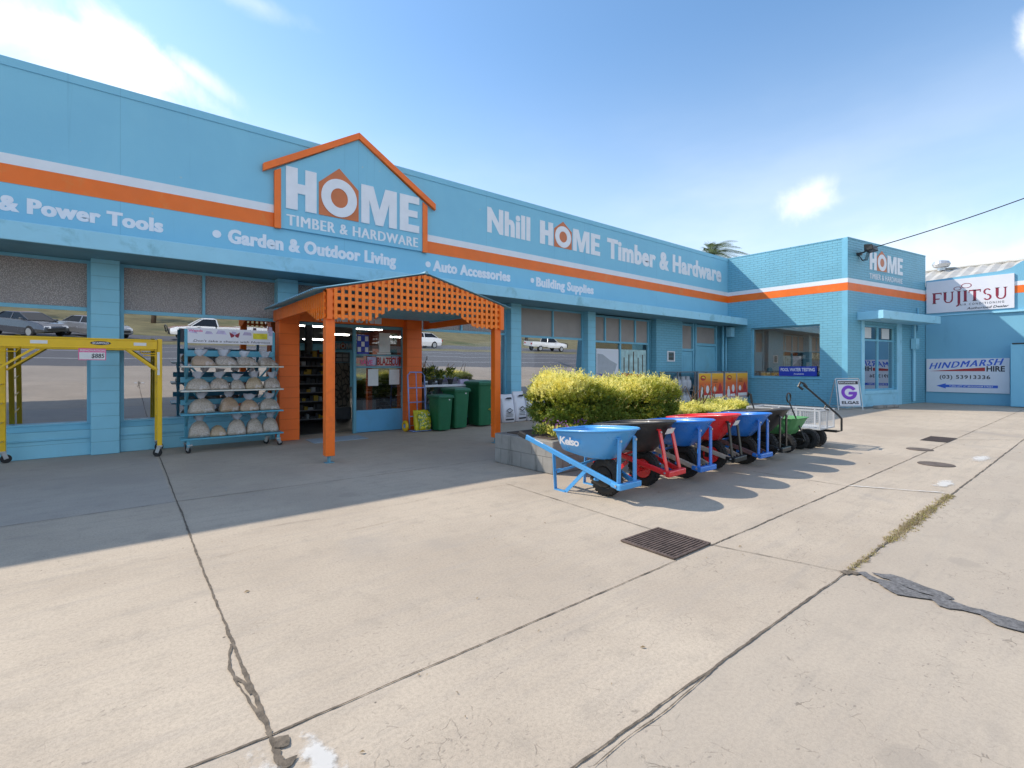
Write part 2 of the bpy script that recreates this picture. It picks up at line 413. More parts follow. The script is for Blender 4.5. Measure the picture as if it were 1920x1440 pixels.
for nm, c in dict(goods_dark=(.05, .05, .055), goods_white=(.5, .5, .5), goods_yellow=(.6, .38, .03), goods_red=(.4, .04, .04), goods_blue=(.06, .12, .35)).items(): plain(nm, c, .5)
glass('mirror_glass', .56, (.30, .31, .34), 0, (.92, .94, 1.0), wave=.035)
glass('clear_glass', .16, (.8, .82, .84), 0)
glass('wing_glass', .22, (.85, .84, .82), 0)

def frosted():
    m, t, p, co = base_mat('frosted_glass')
    n = t.noise(co, 1.3, 3)
    c = t.mix(t.step(n, .3, .7), (.58, .50, .46), (.70, .61, .56))
    v = t.new('ShaderNodeTexVoronoi'); t.put(v.inputs['Vector'], t.vmath('ADD', co, t.vmath('SCALE', co, (0, 0, 0)))); v.inputs['Scale'].default_value = 34
    c = t.mix(t.step(v.outputs['Distance'], .1, .55), c, (.26, .22, .215))
    t.put(p.inputs['Base Color'], c); p.inputs['Roughness'].default_value = .22; p.inputs['Specular IOR Level'].default_value = .9
    h = t.math('ADD', v.outputs['Distance'], t.math('MULTIPLY', t.noise(co, 45, 3), .8))
    t.put(p.inputs['Normal'], t.bump(h, .5, .012)); M['frosted_glass'] = m
frosted()
paint('blind_grey', (.36, .31, .285), .6, .08, 2, .25, 70)

def concrete():
    m, t, p, co = base_mat('concrete'); x, y, z = t.xyz(co)
    n1 = t.noise(co, .55, 6, .6, .3); n2 = t.noise(co, 5, 6, .65); n3 = t.noise(co, 60, 3, .6)
    sw = t.noise(t.vmath('MULTIPLY', co, (.9, 7, 1)), 1.6, 5, .65)                       # screed and tyre marks along the front
    c = t.mix(t.step(n1, .3, .7), (.40, .332, .262), (.51, .43, .34))
    c = t.mix(t.step(sw, .45, .72, 0, .5), c, (.37, .32, .27))
    c = t.mix(t.step(n2, .5, .72, 0, .4), c, (.315, .27, .22))
    c = t.mix(t.step(n3, .35, .75, 0, .34), c, (.22, .19, .155)); n4 = t.noise(co, 190, 2); c = t.mix(t.step(n4, .5, .75, 0, .4), c, (.20, .175, .145)); c = t.mix(t.step(n4, .45, .25, 0, .3), c, (.58, .52, .43))
    # the slab nearest the road is a later, greyer pour
    late = t.step(y, 1.13, 1.15, 1, 0)
    c = t.mix(t.math('MULTIPLY', late, .35), c, (.35, .305, .255))
    # worn bluish slab in front of the left windows
    left = t.math('MULTIPLY', t.step(x, .42, .44, 1, 0), t.step(y, 5.95, 6.0, 0, 1))
    c = t.mix(t.math('MULTIPLY', left, .3), c, (.27, .285, .30))
    # crazing: hairline cracks in patches
    dv = t.vmath('ADD', co, t.vmath('MULTIPLY', t.new('ShaderNodeTexNoise').outputs['Color'], (.0, .0, .0)))
    wob = t.new('ShaderNodeTexNoise'); t.put(wob.inputs['Vector'], co); wob.inputs['Scale'].default_value = 9; wob.inputs['Detail'].default_value = 4
    dv = t.vmath('ADD', co, t.vmath('MULTIPLY', wob.outputs['Color'], (.09, .09, 0)))
    v = t.new('ShaderNodeTexVoronoi', feature='DISTANCE_TO_EDGE'); t.put(v.inputs['Vector'], dv); v.inputs['Scale'].default_value = 13
    patch = t.step(t.noise(co, 1.5, 5, .7), .47, .62)
    brk = t.step(t.noise(co, 11, 4, .7), .47, .60)
    hair = t.math('MULTIPLY', t.math('MULTIPLY', t.step(v.outputs['Distance'], .012, .03, 1, 0), patch), brk)
    nearroad = t.step(y, 2.1, 1.6, .35, 1)
    hair = t.math('MULTIPLY', hair, nearroad)
    c = t.mix(t.math('MULTIPLY', hair, .62), c, (.12, .10, .08))
    # pocks: small short nicks
    v2 = t.new('ShaderNodeTexVoronoi'); t.put(v2.inputs['Vector'], t.vmath('MULTIPLY', dv, (20, 42, 1))); v2.inputs['Scale'].default_value = 1
    nick = t.math('MULTIPLY', t.step(v2.outputs['Distance'], .10, .19, 1, 0), t.step(t.noise(co, 3.1, 4, .6), .5, .6))
    c = t.mix(t.math('MULTIPLY', nick, .5), c, (.16, .135, .115))
    v3 = t.new('ShaderNodeTexVoronoi'); t.put(v3.inputs['Vector'], co); v3.inputs['Scale'].default_value = 3.3
    spot = t.step(v3.outputs['Distance'], .018, .03, 1, 0)
    c = t.mix(t.math('MULTIPLY', spot, .8), c, (.06, .05, .045))
    tyre = t.math('MULTIPLY', t.step(t.noise(t.vmath('MULTIPLY', t.vmath('ADD', co, (3, 1, 0)), (.22, 3.2, 1)), 1.5, 4, .6, .5), .57, .64), t.step(n2, .35, .6))
    c = t.mix(t.math('MULTIPLY', tyre, .20), c, (.25, .225, .195))
    v4 = t.new('ShaderNodeTexVoronoi'); t.put(v4.inputs['Vector'], t.vmath('ADD', dv, (.37, .2, 0))); v4.inputs['Scale'].default_value = 1.15
    blot = t.math('MULTIPLY', t.step(t.math('ADD', v4.outputs['Distance'], t.math('MULTIPLY', n2, .12)), .13, .20, 1, 0), t.step(t.xyz(v4.outputs['Color'])[0], .55, .6))
    c = t.mix(t.math('MULTIPLY', blot, .28), c, (.22, .195, .17))
    # old oil and water stains
    c = t.mix(t.step(t.noise(co, .9, 4, .5, .6), .6, .72, 0, .3), c, (.27, .25, .23))
    t.put(p.inputs['Base Color'], c); p.inputs['Roughness'].default_value = .82; p.inputs['Specular IOR Level'].default_value = .3
    h = t.math('ADD', t.math('MULTIPLY', n3, .35), t.math('MULTIPLY', n2, .3))
    h = t.math('SUBTRACT', h, t.math('ADD', hair, t.math('MULTIPLY', nick, .7)))
    t.put(p.inputs['Normal'], t.bump(h, .3, .005)); M['concrete'] = m
concrete()
def planter_block():
    masonry('planter_block', (.30, .285, .262), .4, .21, 'any', .006, .7, .25, (.055, .053, .05), .92, .9, mdark=.6)
planter_block()
def leafmat(name, c1, c2, trans=.36):
    m, t, p, co = base_mat(name); c = t.mix(t.step(t.noise(co, 4, 4), .3, .7), c1, c2)
    t.put(p.inputs['Base Color'], c); p.inputs['Roughness'].default_value = .6
    tl = t.new('ShaderNodeBsdfTranslucent'); t.put(tl.inputs[0], c); mx = t.new('ShaderNodeMixShader'); mx.inputs[0].default_value = trans
    t.l.new(p.outputs[0], mx.inputs[1]); t.l.new(tl.outputs[0], mx.inputs[2]); t.l.new(mx.outputs[0], t.n['Material Output'].inputs[0]); M[name] = m
leafmat('conifer_green', (.13, .20, .02), (.21, .28, .035))
leafmat('conifer_gold', (.86, .77, .16), (.94, .87, .32))
leafmat('conifer_lime', (.33, .36, .025), (.46, .45, .04))
leafmat('leaf_green', (.05, .10, .02), (.09, .15, .03))
leafmat('leaf_lime', (.28, .31, .03), (.40, .38, .05))
leafmat('petal_purple', (.28, .08, .40), (.42, .15, .45))
leafmat('petal_yellow', (.70, .55, .04), (.75, .62, .1))
leafmat('palm_leaf', (.10, .15, .06), (.18, .22, .10))
leafmat('dry_straw', (.38, .31, .17), (.52, .44, .27))
leafmat('straw_brown', (.20, .14, .07), (.34, .25, .13))
leafmat('gum_leaf', (.05, .075, .03), (.10, .125, .05))

# ------------------------------------------------------------------ ground, road, verge
def gz(y):
    """height of the ground: level apron, rising to the road and the bank behind the camera"""
    P = [(-400, 36), (-120, 8), (-60, 2.2), (-28, .0), (400, 0)]
    for (a, za), (b, zb) in zip(P, P[1:]):
        if y <= b: return za + (zb - za) * (y - a) / (b - a)
    return 0
def sheet(name, x0, x1, ys, mat, lift, nx=2):
    b = MB(); xs = [x0 + (x1 - x0) * i / (nx - 1) for i in range(nx)]
    G = [[b.bm.verts.new((x, y, gz(y) + lift)) for x in xs] for y in ys]
    for j in range(len(ys) - 1):
        for i in range(nx - 1): b._f([G[j][i], G[j][i + 1], G[j + 1][i + 1], G[j + 1][i]])
    return struct(b.build(name, M[mat]))
sheet('ground', -600, 600, (-400, -120, -60, -28, 400, 900), 'dry_verge', -.012)
sheet('concrete_apron', -40, 24.93, (-3.5, 9, 36.5), 'concrete', 0)
sheet('road', -200, 200, (-17.7, -10, -3.504), 'asphalt_light', -.002)
for nm, y0, y1 in (('edge_line', -6.85, -6.72), ('centre_line', -11.0, -10.88), ('edge_line', -14.9, -14.78)):
    sheet(nm, -150, 150, (y0, y1), 'line_white', .004)
sheet('parking_strip', -60, 120, (-28, -21.2), 'asphalt_light', .002)

_lay = [0]
def strip(b, pts, w, z=.004, wob=.25, step=.018, r=rnd):
    """an irregular ribbon of dirt along a joint"""
    L = []; _lay[0] += 1; z = z + _lay[0] * .00012
    for (p, q) in zip(pts, pts[1:]):
        p, q = Vector((*p, 0)), Vector((*q, 0)); n = max(2, int((q - p).length / (step if p.length < 7 else step * 3)))
        for i in range(n): L.append(p.lerp(q, i / n))
    L.append(Vector((*pts[-1], 0)))
    prev = None; o1 = o2 = s1 = 0
    for i, p in enumerate(L):
        d = (L[min(i + 1, len(L) - 1)] - L[max(0, i - 1)]).normalized(); nrm = Vector((-d.y, d.x, 0))
        o1 = .8 * o1 + r.uniform(-1, 1) * wob * .6; o2 = .8 * o2 + r.uniform(-1, 1) * wob * .6; s1 = .9 * s1 + r.uniform(-1, 1) * w * .12
        a = b.bm.verts.new(p + nrm * (w / 2 * max(.15, 1 + o1) + s1) + Vector((0, 0, z))); c = b.bm.verts.new(p - nrm * (w / 2 * max(.15, 1 + o2) - s1) + Vector((0, 0, z)))
        if prev: b._f([prev[0], prev[1], c, a])
        prev = (a, c)
def blob(b, pts, z, rough=.006, step=.015, r=rnd):
    """a flat ragged patch with the given outline"""
    P = []; _lay[0] += 1; z = z + _lay[0] * .00012
    o = Vector((0, 0, 0))
    for p, q in zip(pts, pts[1:] + pts[:1]):
        p, q = Vector((*p, 0)), Vector((*q, 0)); n = max(1, int((q - p).length / step))
        for i in range(n): o = o * .75 + Vector((r.gauss(0, rough), r.gauss(0, rough), 0)) * .6; P.append(p.lerp(q, i / n) + o + Vector((0, 0, z)))
    f = b.bm.faces.new([b.bm.verts.new(p) for p in P]); bmesh.ops.triangulate(b.bm, faces=[f])
b = MB()
strip(b, [(-3, 1.93), (.18, 1.97), (.43, 1.955), (3.05, 1.952)], .0075, wob=.8)
strip(b, [(3.5, 1.95), (6.5, 1.95), (12, 1.97), (24.9, 2.0)], .010, wob=.7)
strip(b, [(.47, 9.9), (.45, 6), (.435, 4.4), (.43, 3.0)], .012, wob=.5)
strip(b, [(.43, 3.0), (.428, 2.5), (.43, 1.98)], .015, wob=.5)
strip(b, [(.43, 1.98), (.43, 1.5), (.45, 1.2)], .026, wob=.7)
strip(b, [(.422, 2.72), (.40, 2.62), (.382, 2.5), (.385, 2.4), (.40, 2.28), (.42, 2.12), (.428, 2.0)], .011, wob=.8)
strip(b, [(.39, 2.42), (.41, 2.36), (.42, 2.25)], .012, wob=.8)
strip(b, [(.95, 1.16), (1.5, 1.155), (3.74, 1.13)], .0095, wob=.6)
strip(b, [(1.25, 1.115), (1.45, 1.125), (1.7, 1.12), (2.1, 1.14)], .004, wob=1.2)
strip(b, [(3.74, 1.13), (6.9, 1.13), (24.9, 1.17)], .012, wob=.7)
strip(b, [(-3, 5.92), (.44, 5.98), (2.5, 5.88), (4.2, 5.84)], .007, wob=.8)
strip(b, [(3.52, 4.5), (3.5, 3.6), (3.47, 2.45)], .005, wob=1.1)
strip(b, [(3.52, 1.96), (3.62, 1.6), (3.74, 1.14)], .005, wob=1.1)
strip(b, [(6.5, 1.95), (6.45, 3.0)], .008, wob=1.)
strip(b, [(12.3, 1.95), (13.23, 1.19)], .012, wob=.6)
for k in range(7):
    x = .3 + k * .55; y = 4.05 - .02 * k + .5 * (k % 2); strip(b, [(x, y), (x + .3, y + rnd.uniform(-.03, .03)), (x + .55, y + rnd.uniform(-.05, .05))], .0022, wob=1.5)
for x, y in ((.45, 1.9), (.43, 1.78), (.455, 1.66), (.44, 1.55), (3.76, 1.10), (3.72, 1.13)):
    blob(b, [(x - .03, y - .02), (x + .02, y - .035), (x + .04, y + .015), (x - .01, y + .03)], .0045, .006)
struct(b.build('pavement_joints', M['joint_dirt']))
b = MB(); strip(b, [(6.52, 1.95), (6.75, 1.55), (6.95, 1.19)], .022, .006, wob=.9)
struct(b.build('joint_paint', M['spill_white']))
def spill_mat():
    m, t, p, co = base_mat('spill_soft'); g = t.new('ShaderNodeTexCoord').outputs['Generated']; x, y, z = t.xyz(g)
    a = t.math('MULTIPLY', t.math('SUBTRACT', x, .5), 2.); c = t.math('MULTIPLY', t.math('SUBTRACT', y, .5), 2.)
    q = t.math('SQRT', t.math('ADD', t.math('MULTIPLY', a, a), t.math('MULTIPLY', c, c)))
    q = t.math('ADD', q, t.math('MULTIPLY', t.math('SUBTRACT', t.noise(co, 16, 6, .65), .5), 1.7))
    p.inputs['Base Color'].default_value = (.66, .65, .63, 1); p.inputs['Roughness'].default_value = .85
    t.put(p.inputs['Alpha'], t.step(q, .75, .3, 0, .72)); M['spill_soft'] = m
spill_mat()
for (x0, x1, y0, y1) in ((.27, .44, 1.42, 1.95), (.45, .62, 1.40, 1.95), (7.1, 7.9, 1.16, 1.40), (9.5, 10.6, 1.16, 1.45)):
    _lay[0] += 1; z = .004 + _lay[0] * .00012
    b = MB(); b.quad((x0, y0, z), (x1, y0, z), (x1, y1, z), (x0, y1, z)); struct(b.build('paint_spill', M['spill_soft']))
def gpx(u, v):
    """ground point under a pixel of the measured photograph zoom (used for the outline of the tar repair)"""
    u, v = 1300 + u / 2.88, 740 + v / 2.88; t = 1.35 * 915 / (v - 691); l = (u - 960) / 915 * t
    return (.6259 * t + .7799 * l, .7799 * t - .6259 * l)
b = MB()
blob(b, [gpx(*q) for q in ((965, 968), (1060, 975), (1120, 990), (1175, 1012), (1235, 1037), (1340, 1067), (1408, 1107), (1380, 1112), (1300, 1092), (1230, 1075), (1150, 1045), (1060, 1005), (1000, 985))], .004)
blob(b, [gpx(*q) for q in ((880, 965), (920, 958), (1000, 1000), (1090, 1020), (1160, 1055), (1250, 1088), (1340, 1105), (1400, 1122), (1480, 1150), (1560, 1165), (1650, 1195), (1790, 1235), (1990, 1290), (1990, 1350), (1790, 1290), (1700, 1265), (1620, 1242), (1545, 1192), (1450, 1168), (1385, 1162), (1320, 1142), (1285, 1112), (1180, 1100), (1100, 1087), (1055, 1062), (1005, 1022), (940, 1003))], .0045)
struct(b.build('asphalt_patch', M['asphalt']))

def blades(name, pts, mats, h=(.03, .09), w=.004, lean=.8, per=1, mi=None):
    V = []; F = []; I = []
    for k, (x, y, z) in enumerate(pts):
        for _ in range(per):
            a = rnd.uniform(0, 6.28); l = rnd.uniform(*h); d = Vector((math.cos(a), math.sin(a), 0)); s = Vector((-d.y, d.x, 0)) * w
            p = Vector((x + rnd.uniform(-.01, .01), y + rnd.uniform(-.01, .01), z)); le = rnd.uniform(.1, lean)
            q = p + d * l * le * .4 + Vector((0, 0, l * .6)); tip = p + d * l * le + Vector((0, 0, l * (1.05 - le * .6)))
            n = len(V); V += [p - s, p + s, q + s * .8, q - s * .8, tip + s * .1, tip - s * .1]
            F += [(n, n + 1, n + 2, n + 3), (n + 3, n + 2, n + 4, n + 5)]; c = rnd.randrange(len(mats)) if mi is None else mi(k); I += [c, c]
    return mesh_obj(name, fast_mesh(name, [tuple(v) for v in V], F, I), [M[m] for m in mats])
pts = []
for _ in range(1500):
    s = rnd.random(); x = 3.78 + s * 3.1
    dens = (.25 if s < .12 else .10 if s < .28 else .75 if s < .75 else .5)
    if rnd.random() < dens: pts.append((x, 1.13 + rnd.gauss(0, .012 + .012 * (s > .3)), .0))
o = blades('dry_grass', pts, ['dry_straw', 'straw_brown', 'dry_straw', 'straw_brown', 'dry_straw', 'dry_straw', 'straw_brown', 'leaf_lime'], (.008, .026), .0018, 1.7, 6); struct(o, 'stuff')
def litter():
    V = []; F = []
    for _ in range(150):
        x = rnd.uniform(.3, 12); y = rnd.uniform(.6, 5.0) if rnd.random() < .8 else rnd.uniform(1, 2.2); a = rnd.uniform(0, 6.28); l = rnd.uniform(.006, .024) * (1.6 if rnd.random() < .1 else 1); w = l * rnd.uniform(.12, .3)
        d = Vector((math.cos(a), math.sin(a), 0)); s = Vector((-d.y, d.x, 0)) * w; p = Vector((x, y, .003)); n = len(V)
        m = p + d * l * .5 + Vector((0, 0, .006)); V += [p, m + s, p + d * l + Vector((0, 0, .002)), m - s]; F.append((n, n + 1, n + 2, n + 3))
    return struct(mesh_obj('leaf_litter', fast_mesh('leaf_litter', [tuple(v) for v in V], F), M['straw_brown']), 'stuff')
litter()
# ------------------------------------------------------------------ logo shared by the shop's three signs
def home_logo(parent, o, ex, ey, x0, x1, z0, z1, ztop, lift=.004, depth=.02, mats=('letter_white', 'logo_orange')):
    """block letters with the round letter standing in a small house shape"""
    o, ex, ey = Vector(o), Vector(ex), Vector(ey); n = ex.cross(ey); w = x1 - x0; h = z1 - z0
    X = lambda f: x0 + f * w
    Z = lambda f: z0 + f * h
    P = lambda pts: [(X(a), Z(c)) for a, c in pts]
    oo = o + n * lift; dv = n * depth
    b = MB()
    b.prism(P([(0, 0), (.075, 0), (.075, .4), (.125, .4), (.125, 0), (.2, 0), (.2, 1), (.125, 1), (.125, .63), (.075, .63), (.075, 1), (0, 1)]), oo, ex, ey, dv)
    b.prism(P([(.522, 0), (.585, 0), (.585, .62), (.634, 0), (.694, 0), (.742, .62), (.742, 0), (.806, 0), (.806, 1), (.712, 1), (.664, .42), (.616, 1), (.522, 1)]), oo, ex, ey, dv)
    b.prism(P([(.832, 0), (1, 0), (1, .2), (.905, .2), (.905, .42), (.985, .42), (.985, .6), (.905, .6), (.905, .8), (1, .8), (1, 1), (.832, 1)]), oo, ex, ey, dv)
    b.ring(oo + ex * X(.36) + ey * Z(.5) + n * depth * .5, ex, ey, dv * .8, .128 * w, .475 * h, .062 * w, .245 * h)
    b.build('lettering', M[mats[0]], parent, world=True)
    b = MB(); b.prism([(X(.217), z0), (X(.503), z0), (X(.503), Z(.80)), (X(.36), ztop), (X(.217), Z(.80))], oo, ex, ey, dv * .5)
    b.build('house_emblem', M[mats[1]], parent, world=True)

# ------------------------------------------------------------------ the long shop building
EX, EZ = (1, 0, 0), (0, 0, 1)
store = thing('hardware_store', 'long blue single storey shop with tall parapet, orange stripe and shopfront windows', 'shop', (0, 10, 0))
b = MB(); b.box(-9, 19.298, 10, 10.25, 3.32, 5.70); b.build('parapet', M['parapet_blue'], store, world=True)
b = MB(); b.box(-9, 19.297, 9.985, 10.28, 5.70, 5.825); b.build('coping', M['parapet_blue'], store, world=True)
b = MB(); b.box(-9, 19.38, 9.2, 9.24, 3.06, 3.318); b.box(-9, 19.296, 9.24, 9.995, 3.27, 3.312); b.build('canopy_fascia', M['canopy_blue'], store, world=True, bevel=.006)
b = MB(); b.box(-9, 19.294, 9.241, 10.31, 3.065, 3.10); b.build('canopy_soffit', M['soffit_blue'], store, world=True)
b = MB()
for x0, x1 in ((-9, 2.262), (5.482, 19.295)): b.box(x0, x1, 9.994, 10.0, 4.02, 4.288)
b.build('orange_stripe', M['stripe_orange'], store, world=True)
b = MB()
for x0, x1 in ((-9, 2.262), (5.482, 19.295)): b.box(x0, x1, 9.993, 10.0, 4.289, 4.44)
b.build('white_stripe', M['white_paint'], store, world=True)
PO = (0, 10, 0)
# words painted along the shopfront
text('& Power Tools', PO, EX, EZ, -1.36, .56, 3.615, .225, M['letter_white'], store, bold=.036, weight=.027, spacing=1.07)
text('Garden & Outdoor Living', PO, EX, EZ, 1.50, 4.745, 3.60, .255, M['letter_white'], store, bold=.036, weight=.027, spacing=1.07)
text('Auto Accessories', PO, EX, EZ, 5.66, 7.97, 3.62, .255, M['letter_white'], store, bold=.036, weight=.027, spacing=1.07)
text('Building Supplies', PO, EX, EZ, 8.87, 11.2, 3.60, .255, M['letter_white'], store, bold=.036, weight=.027, spacing=1.07)
for x, z in ((1.33, 3.73), (5.54, 3.755), (8.73, 3.745)):
    b = MB(); b.cyl((x, 9.994, z), (x, 10, z), .068, 20); b.build('bullet_point', M['letter_white'], store, world=True)
text('Nhill', PO, EX, EZ, 7.22, 8.66, 4.80, .64, M['letter_white'], store, bold=.034, weight=.026, spacing=1.09)
text('Timber & Hardware', PO, EX, EZ, 11.82, 18.78, 4.80, .63, M['letter_white'], store, bold=.034, weight=.026, spacing=1.09)
home_logo(store, PO, EX, EZ, 9.01, 11.49, 4.80, 5.44, 5.56, .001, .008)

# masonry: pillars, stall risers, plain wall bays
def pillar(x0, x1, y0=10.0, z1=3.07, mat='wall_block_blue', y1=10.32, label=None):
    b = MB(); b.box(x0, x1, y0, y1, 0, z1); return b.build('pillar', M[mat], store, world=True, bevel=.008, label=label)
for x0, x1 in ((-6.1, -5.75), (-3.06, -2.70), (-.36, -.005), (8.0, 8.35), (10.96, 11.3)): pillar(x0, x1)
for x0, x1 in ((2.33, 2.69), (4.93, 5.27)):
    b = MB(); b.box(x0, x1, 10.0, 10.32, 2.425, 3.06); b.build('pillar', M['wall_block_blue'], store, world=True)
pillar(2.295, 2.655, 9.75, 2.42, 'wall_block_orange', 10.05, 'orange painted block pillar beside the shop door')
pillar(4.885, 5.25, 9.75, 2.42, 'wall_block_orange', 10.05, 'orange painted block pillar behind the hand truck')
b = MB(); b.box(14.40, 15.95, 10.0, 10.35, 0, 3.07); b.build('wall_bay', M['wing_brick'], store, world=True)
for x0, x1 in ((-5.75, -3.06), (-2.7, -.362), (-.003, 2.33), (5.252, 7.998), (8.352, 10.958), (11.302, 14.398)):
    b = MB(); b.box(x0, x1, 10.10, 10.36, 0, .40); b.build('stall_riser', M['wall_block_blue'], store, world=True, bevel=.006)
    b = MB(); b.box(x0, x1, 10.085, 10.099, .26, .285)
    b.hexa([(x0, 10.14, .401), (x1, 10.14, .401), (x1, 10.3, .401), (x0, 10.3, .401), (x0, 10.22, .475), (x1, 10.22, .475), (x1, 10.3, .475), (x0, 10.3, .475)])
    b.build('window_sill', M['trim_blue'], store, world=True, bevel=.004)

def pane_box(x0, x1, y, z0, z1, mat, parent, tilt=0., name='pane', label=None):
    b = MB(); d = math.tan(R(tilt)) * (z1 - z0) / 2; t = .006
    b.hexa([(x0, y + d, z0), (x1, y + d, z0), (x1, y + d + t, z0), (x0, y + d + t, z0), (x0, y - d, z1), (x1, y - d, z1), (x1, y - d + t, z1), (x0, y - d + t, z1)])
    return b.build(name, M[mat], parent, world=True, label=label)
def window(x0, x1, z0, z1, y, ztr, up=(), lo=(), fw=.05, upper='frosted_glass', lower='mirror_glass', tilt=1.4, mat='trim_blue', mw=.045, jitter=0):
    tilt = 3.0 if tilt else 0
    b = MB(); y0, y1 = y - .05, y + .06
    b.box(x0, x0 + fw, y0, y1, z0, z1); b.box(x1 - fw, x1, y0, y1, z0, z1)
    b.box(x0 + fw, x1 - fw, y0, y1, z1 - fw, z1); b.box(x0 + fw, x1 - fw, y0, y1, z0, z0 + fw * .6)
    b.box(x0 + fw, x1 - fw, y0 - .004, y1, ztr - .03, ztr + .03)
    for x in up: b.box(x - mw / 2, x + mw / 2, y0, y1, ztr + .03, z1 - fw)
    for x in lo: b.box(x - mw / 2, x + mw / 2, y0, y1, z0 + fw * .6, ztr - .03)
    w = b.build('window', M[mat], store, world=True, bevel=.003)
    for xs, za, zb, m in ((up, ztr + .03, z1 - fw, upper), (lo, z0 + fw * .6, ztr - .03, lower)):
        e = [x0 + fw] + [q for x in xs for q in (x - mw / 2, x + mw / 2)] + [x1 - fw]
        for a, c in zip(e[::2], e[1::2]): pane_box(a, c, y, za, zb, m, w, tilt if m == 'mirror_glass' else 0)
    return w
window(-5.75, -3.06, .475, 3.06, 10.26, 2.285, (-4.4,))
window(-2.7, -.362, .475, 3.06, 10.26, 2.285, (-1.55,))
window(-.003, 2.40, .475, 3.06, 10.26, 2.28, (1.16,))
window(5.27, 8.0, .475, 3.06, 10.26, 2.26, (6.6,), tilt=1.2)
window(8.352, 10.97, .475, 3.06, 10.26, 2.235, (9.72,), upper='blind_grey', tilt=1.2)
window(11.302, 14.30, .475, 3.02, 10.28, 2.20, (12.02, 12.77, 13.56), (12.77,), upper='blind_grey', lower='wing_glass', mw=.06)
b = MB(); b.box(14.30, 14.36, 10.2, 10.33, .475, 3.06); b.box(11.3, 14.36, 10.16, 10.2, 2.99, 3.02); b.build('window_reveal', M['frame_teal'], store, world=True)
window(2.69, 4.93, 2.50, 3.06, 10.20, 2.53, (3.8,), upper='frosted_glass', lower='frosted_glass', tilt=0)
for x0, x1, mats, l in ((11.62, 12.70, ('sign_white', 'gas_grey', 'poster_blue'), 'large poster of a white boat hull inside the window'), (12.84, 14.18, ('pale_teal', 'stem_brown', 'sign_red'), 'large pale teal poster with a red foot inside the window')):
    po = thing('window_poster', l, 'poster', (x0, 10.262, 1.0)); w_ = x1 - x0
    b = MB(); b.box(0, w_, 0, .006, 0, .98); b.build('poster_sheet', M[mats[0]], po)
    b = MB(); f = (0, -.0005, 0)
    if mats[0] == 'sign_white': b.prism([(.05, .05), (w_ * .75, .05), (w_ * .93, .5), (w_ * .6, .62), (.3, .80), (.05, .82)], f, EX, EZ, (0, -.002, 0))
    else:
        for k in range(5): b.box(.12 + k * .25, .17 + k * .25, -.003, -.0005, .18, .72 + .1 * (k % 3))
    b.build('poster_print', M[mats[1]], po)
    b = MB(); b.prism([(.02, .0), (w_ * .98, .0), (w_ * .98, .14), (.02, .20)], (0, -.0031, 0), EX, EZ, (0, -.002, 0)); b.build('poster_base_print', M[mats[2]], po)
# vent, service doors, panels and downpipes near the inner corner
b = MB(); b.box(15.03, 15.49, 9.975, 10.0, 1.60, 1.64); b.box(15.03, 15.49, 9.975, 10.0, 1.93, 1.97); b.box(15.03, 15.09, 9.975, 10.0, 1.64, 1.93); b.box(15.43, 15.49, 9.975, 10.0, 1.64, 1.93)
v = b.build('vent', M['white_paint'], store, world=True)
b = MB()
for k in range(6): b.box(15.09, 15.43, 9.982, 9.998, 1.645 + k * .048, 1.675 + k * .048)
b.build('vent_grille', M['stem_brown'], v, world=True)
b = MB(); b.box(15.952, 19.296, 10.22, 10.4, 0, 3.07); b.build('recess_wall', M['frame_teal'], store, world=True)
b = MB()
for x0, x1, z0, z1 in ((16.12, 16.20, 0, 3.06), (16.92, 17.0, 0, 3.06), (17.08, 17.18, 0, 3.06), (18.6, 18.68, 0, 3.06)): b.box(x0, x1, 10.12, 10.22, z0, z1)
for x0, x1, z0, z1 in ((16.2, 16.92, 2.0, 2.09), (16.2, 16.92, 2.95, 3.02), (17.18, 18.6, 2.23, 2.33), (17.18, 18.6, 2.95, 3.02)): b.box(x0, x1, 10.13, 10.22, z0, z1)
w = b.build('window', M['trim_blue'], store, world=True, bevel=.004)
pane_box(16.2, 16.92, 10.2, 2.09, 2.95, 'blind_grey', w); pane_box(17.18, 18.6, 10.2, 2.33, 2.95, 'blind_grey', w)
b = MB(); b.box(16.205, 16.915, 10.16, 10.215, .02, 1.99); b.box(16.30, 16.82, 10.152, 10.16, .2, 1.85); d = b.build('side_door', M['trim_blue'], store, world=True, bevel=.006)
b = MB(); b.tube([(16.85, 10.16, 1.0), (16.85, 10.10, 1.0), (16.78, 10.10, 1.0)], .012, 6); b.build('handle', M['galv'], d, world=True)
b = MB(); b.box(17.185, 18.595, 10.17, 10.215, .02, 2.22); b.build('wall_panel', M['trim_blue'], store, world=True)
for x, r in ((18.86, .05), (19.1, .04)):
    b = MB(); b.cyl((x, 9.98, 0), (x, 9.98, 3.06), r, 10); b.build('downpipe', M['trim_blue'], store, world=True, smooth=True)
b = MB(); b.box(19.0, 19.27, 9.70, 9.92, 2.62, 3.0); b.build('rain_head', M['canopy_blue'], store, world=True, bevel=.01)
